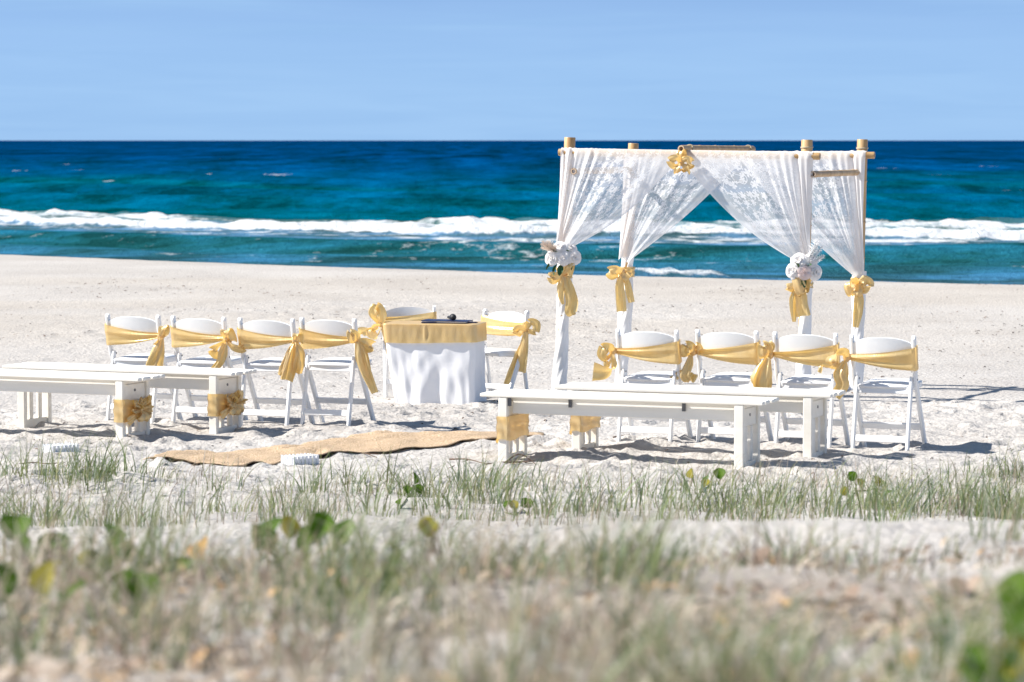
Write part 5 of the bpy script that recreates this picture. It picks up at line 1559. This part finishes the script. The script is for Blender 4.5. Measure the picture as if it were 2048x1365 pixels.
# leaf litter
n = 5200; x, y = scatter(n, 3.5, 8.3, 121, 1.15, 0.45, 1.2)
gz = np.array([ground_z(a, b) for a, b in zip(x, y)]); an = rng.uniform(0, 6.28, n); ln = rng.uniform(0.008, 0.03, n); wd = ln*rng.uniform(0.25, 0.7, n); ti = rng.uniform(-0.7, 0.7, n)
ca, sa = np.cos(an), np.sin(an); V = np.zeros((n, 6, 3))
for k_, (u, v, h) in enumerate(((-1, 0, 0), (-.2, -1, .3), (-.2, 1, .3), (.5, -.8, .25), (.5, .8, .25), (1, 0, .1))):
    V[:, k_, 0] = x + u*ln*ca - v*wd*sa; V[:, k_, 1] = y + u*ln*sa + v*wd*ca; V[:, k_, 2] = gz + 0.008 + ln*h + u*ln*np.sin(ti) + np.abs(ti)*ln
b0 = np.arange(n)[:, None]*6
F = np.vstack([b0 + np.array([0, 1, 2]), b0 + np.array([1, 3, 2]), b0 + np.array([3, 4, 2]), b0 + np.array([3, 5, 4])])
LIT = [(0.42, 0.33, 0.25), (0.50, 0.41, 0.32), (0.30, 0.22, 0.17), (0.48, 0.40, 0.32), (0.36, 0.29, 0.22), (0.40, 0.31, 0.24), (0.48, 0.40, 0.33), (0.34, 0.27, 0.21), (0.56, 0.37, 0.20), (0.22, 0.16, 0.13), (0.36, 0.27, 0.21)]
lm = mesh('leaf_litter', V.reshape(-1, 3), F, True); cattr(lm, 'col', np.repeat(pick(LIT, n, 6), 6, axis=0))
tag(link('leaf_litter', lm, M['litter']), 'brown leaf litter and seed husks covering the near dune', 'litter', kind='stuff')

# ------------------------------------------------------------------ creeping beach vines with round leaves
LEAFM = {}
for nm, mt in (('g', 'vine_leaf'), ('y', 'vine_leaf_yellow'), ('o', 'vine_leaf_orange')):
    me = leaf_mesh('leaf', 0.074, 0.068, cup=0.10, fold=0.25, notch=0.10); me.materials.append(M[mt]); LEAFM[nm] = me
def vine(label, yd, leaves, seed):
    """leaves: (px, py, size factor, kind) pictured leaf centres; the plant stands at distance yd"""
    rs = random.Random(seed)
    cx = sum(l[0] for l in leaves)/len(leaves); cy = max(l[1] for l in leaves)
    p0 = at_y(cx, cy+30, yd); g0 = ground_z(p0.x, p0.y)
    r = empty('beach_vine', (p0.x, p0.y, g0)); tag(r, label, 'vine', 'round-leaved vines creeping over the dune')
    stem = MB()
    tips = []
    for (px, py, sc, kd) in leaves:
        y = yd + rs.uniform(-0.12, 0.12)
        while y > yd*0.6:            # slide nearer until the leaf clears the slope
            c = at_y(px, py, y)
            if c.z - ground_z(c.x, y) > 0.035 + 0.03*rs.random(): break
            y -= 0.06
        c = at_y(px, py, y)
        gl = ground_z(c.x, y)
        lf = link('leaf', LEAFM[kd], None, r)
        zc = max(c.z, gl + 0.03 + 0.05*rs.random())
        lf.location = (c.x - p0.x, y - p0.y, zc - g0 - 0.03*sc)
        if yd < 9: sc *= 1.12
        lf.scale = (sc, sc, sc)
        lf.rotation_euler = (R(rs.uniform(35, 85)), R(rs.uniform(-40, 40)), R(rs.uniform(-70, 70)))
        tips.append((c.x - p0.x, y - p0.y, zc - g0 - 0.03*sc, gl - g0))
    for (x, y, z_, gl) in tips:
        bx, by = x*0.75 + rs.uniform(-.02, .02), y + rs.uniform(-.03, .03)
        stem.tube(catmull([(bx, by, gl-0.02), (bx*0.5+x*0.5, (by+y)/2, (gl+z_)/2), (x, y, z_)], 6), 0.0028, 6)
    xs = sorted(tips)
    if len(xs) > 1:
        P = []
        for (xa, ya, za, ga), (xb, yb, zb_, gb) in zip(xs[:-1], xs[1:]):
            for q in range(6):
                xx = xa + (xb-xa)*q/6; yy = ya + (yb-ya)*q/6 + 0.012*math.sin(xx*31)
                P.append((xx, yy, ground_z(p0.x+xx, p0.y+yy) - g0 + 0.005))
        stem.tube(P, 0.0032, 6)
    stem.build('stem', M['vine_leaf'], r, smooth=True)
vine('dark round-leaved vine at the left edge of the dune', 8.3, [(28, 1058, 1.15, 'g'), (10, 1050, 1.0, 'g'), (45, 1062, .9, 'g'), (85, 1095, 1.15, 'g'), (100, 1108, 1.0, 'g'), (75, 1112, .9, 'g'), (60, 1125, .9, 'g'), (110, 1150, .8, 'y'), (20, 1145, .8, 'g'), (130, 1180, .9, 'g'), (60, 1165, .9, 'g'), (90, 1190, .9, 'y'), (15, 1180, .9, 'g')], 1)
vine('upright round-leaved vine with bright lower leaves, second from left on dune', 8.2, [(222, 1060, .95, 'g'), (228, 1095, .9, 'g'), (236, 1110, .8, 'g'), (195, 1125, .9, 'g'), (185, 1140, .8, 'g'), (285, 1125, .9, 'g'), (275, 1180, 1.0, 'g'), (250, 1160, .8, 'g'), (350, 1135, .8, 'g'), (165, 1130, .7, 'y'), (300, 1190, .9, 'g')], 2)
vine('leafy green vine on the dune below the burlap runner', 8.6, [(530, 1070, 1.15, 'g'), (515, 1080, .9, 'g'), (548, 1088, .9, 'g'), (580, 1060, .8, 'y'), (628, 1052, 1.1, 'g'), (640, 1070, 1.0, 'g'), (690, 1068, 1.0, 'g'), (660, 1085, .8, 'g'), (600, 1088, .8, 'g')], 3)
vine('orange and yellow fallen vine leaves in the left foreground', 8.0, [(405, 1095, 1.0, 'o'), (450, 1148, .9, 'y')], 4)
vine('small green vine in grass below the table', 18.2, [(828, 958, 1.0, 'g'), (815, 980, .8, 'g'), (842, 978, .8, 'g'), (800, 1000, .8, 'g')], 5)
vine('yellow upright vine leaf in the middle of the dune', 8.8, [(866, 1048, .7, 'y'), (862, 1072, .7, 'y')], 6)
vine('low green vine in grass left of the nearest right bench leg', 17.4, [(1010, 1010, 1.0, 'g'), (1045, 1006, .9, 'g'), (1030, 1015, .8, 'y'), (1060, 1015, .8, 'g')], 7)
vine('yellow-green vine in grass under the nearest right bench', 18.3, [(1385, 947, .9, 'y'), (1440, 948, 1.1, 'g'), (1415, 955, .9, 'g'), (1408, 972, .8, 'y')], 8)
vine('yellow-green vine in grass below the rightmost chair', 18.2, [(1712, 952, .9, 'g'), (1722, 968, .8, 'y'), (1752, 962, 1.0, 'y'), (1695, 990, .8, 'y'), (1770, 985, .8, 'g')], 9)
vine('big dark green vine in the bottom right corner', 5.2, [(2035, 1250, 1.0, 'g'), (2045, 1300, 1.0, 'g'), (1985, 1325, .9, 'g'), (2020, 1345, 1.0, 'g'), (2055, 1215, 1.0, 'g'), (2050, 1175, .8, 'g'), (1960, 1345, .8, 'g'), (2010, 1315, .8, 'y'), (1995, 1355, .9, 'g'), (2040, 1325, .9, 'g')], 10)
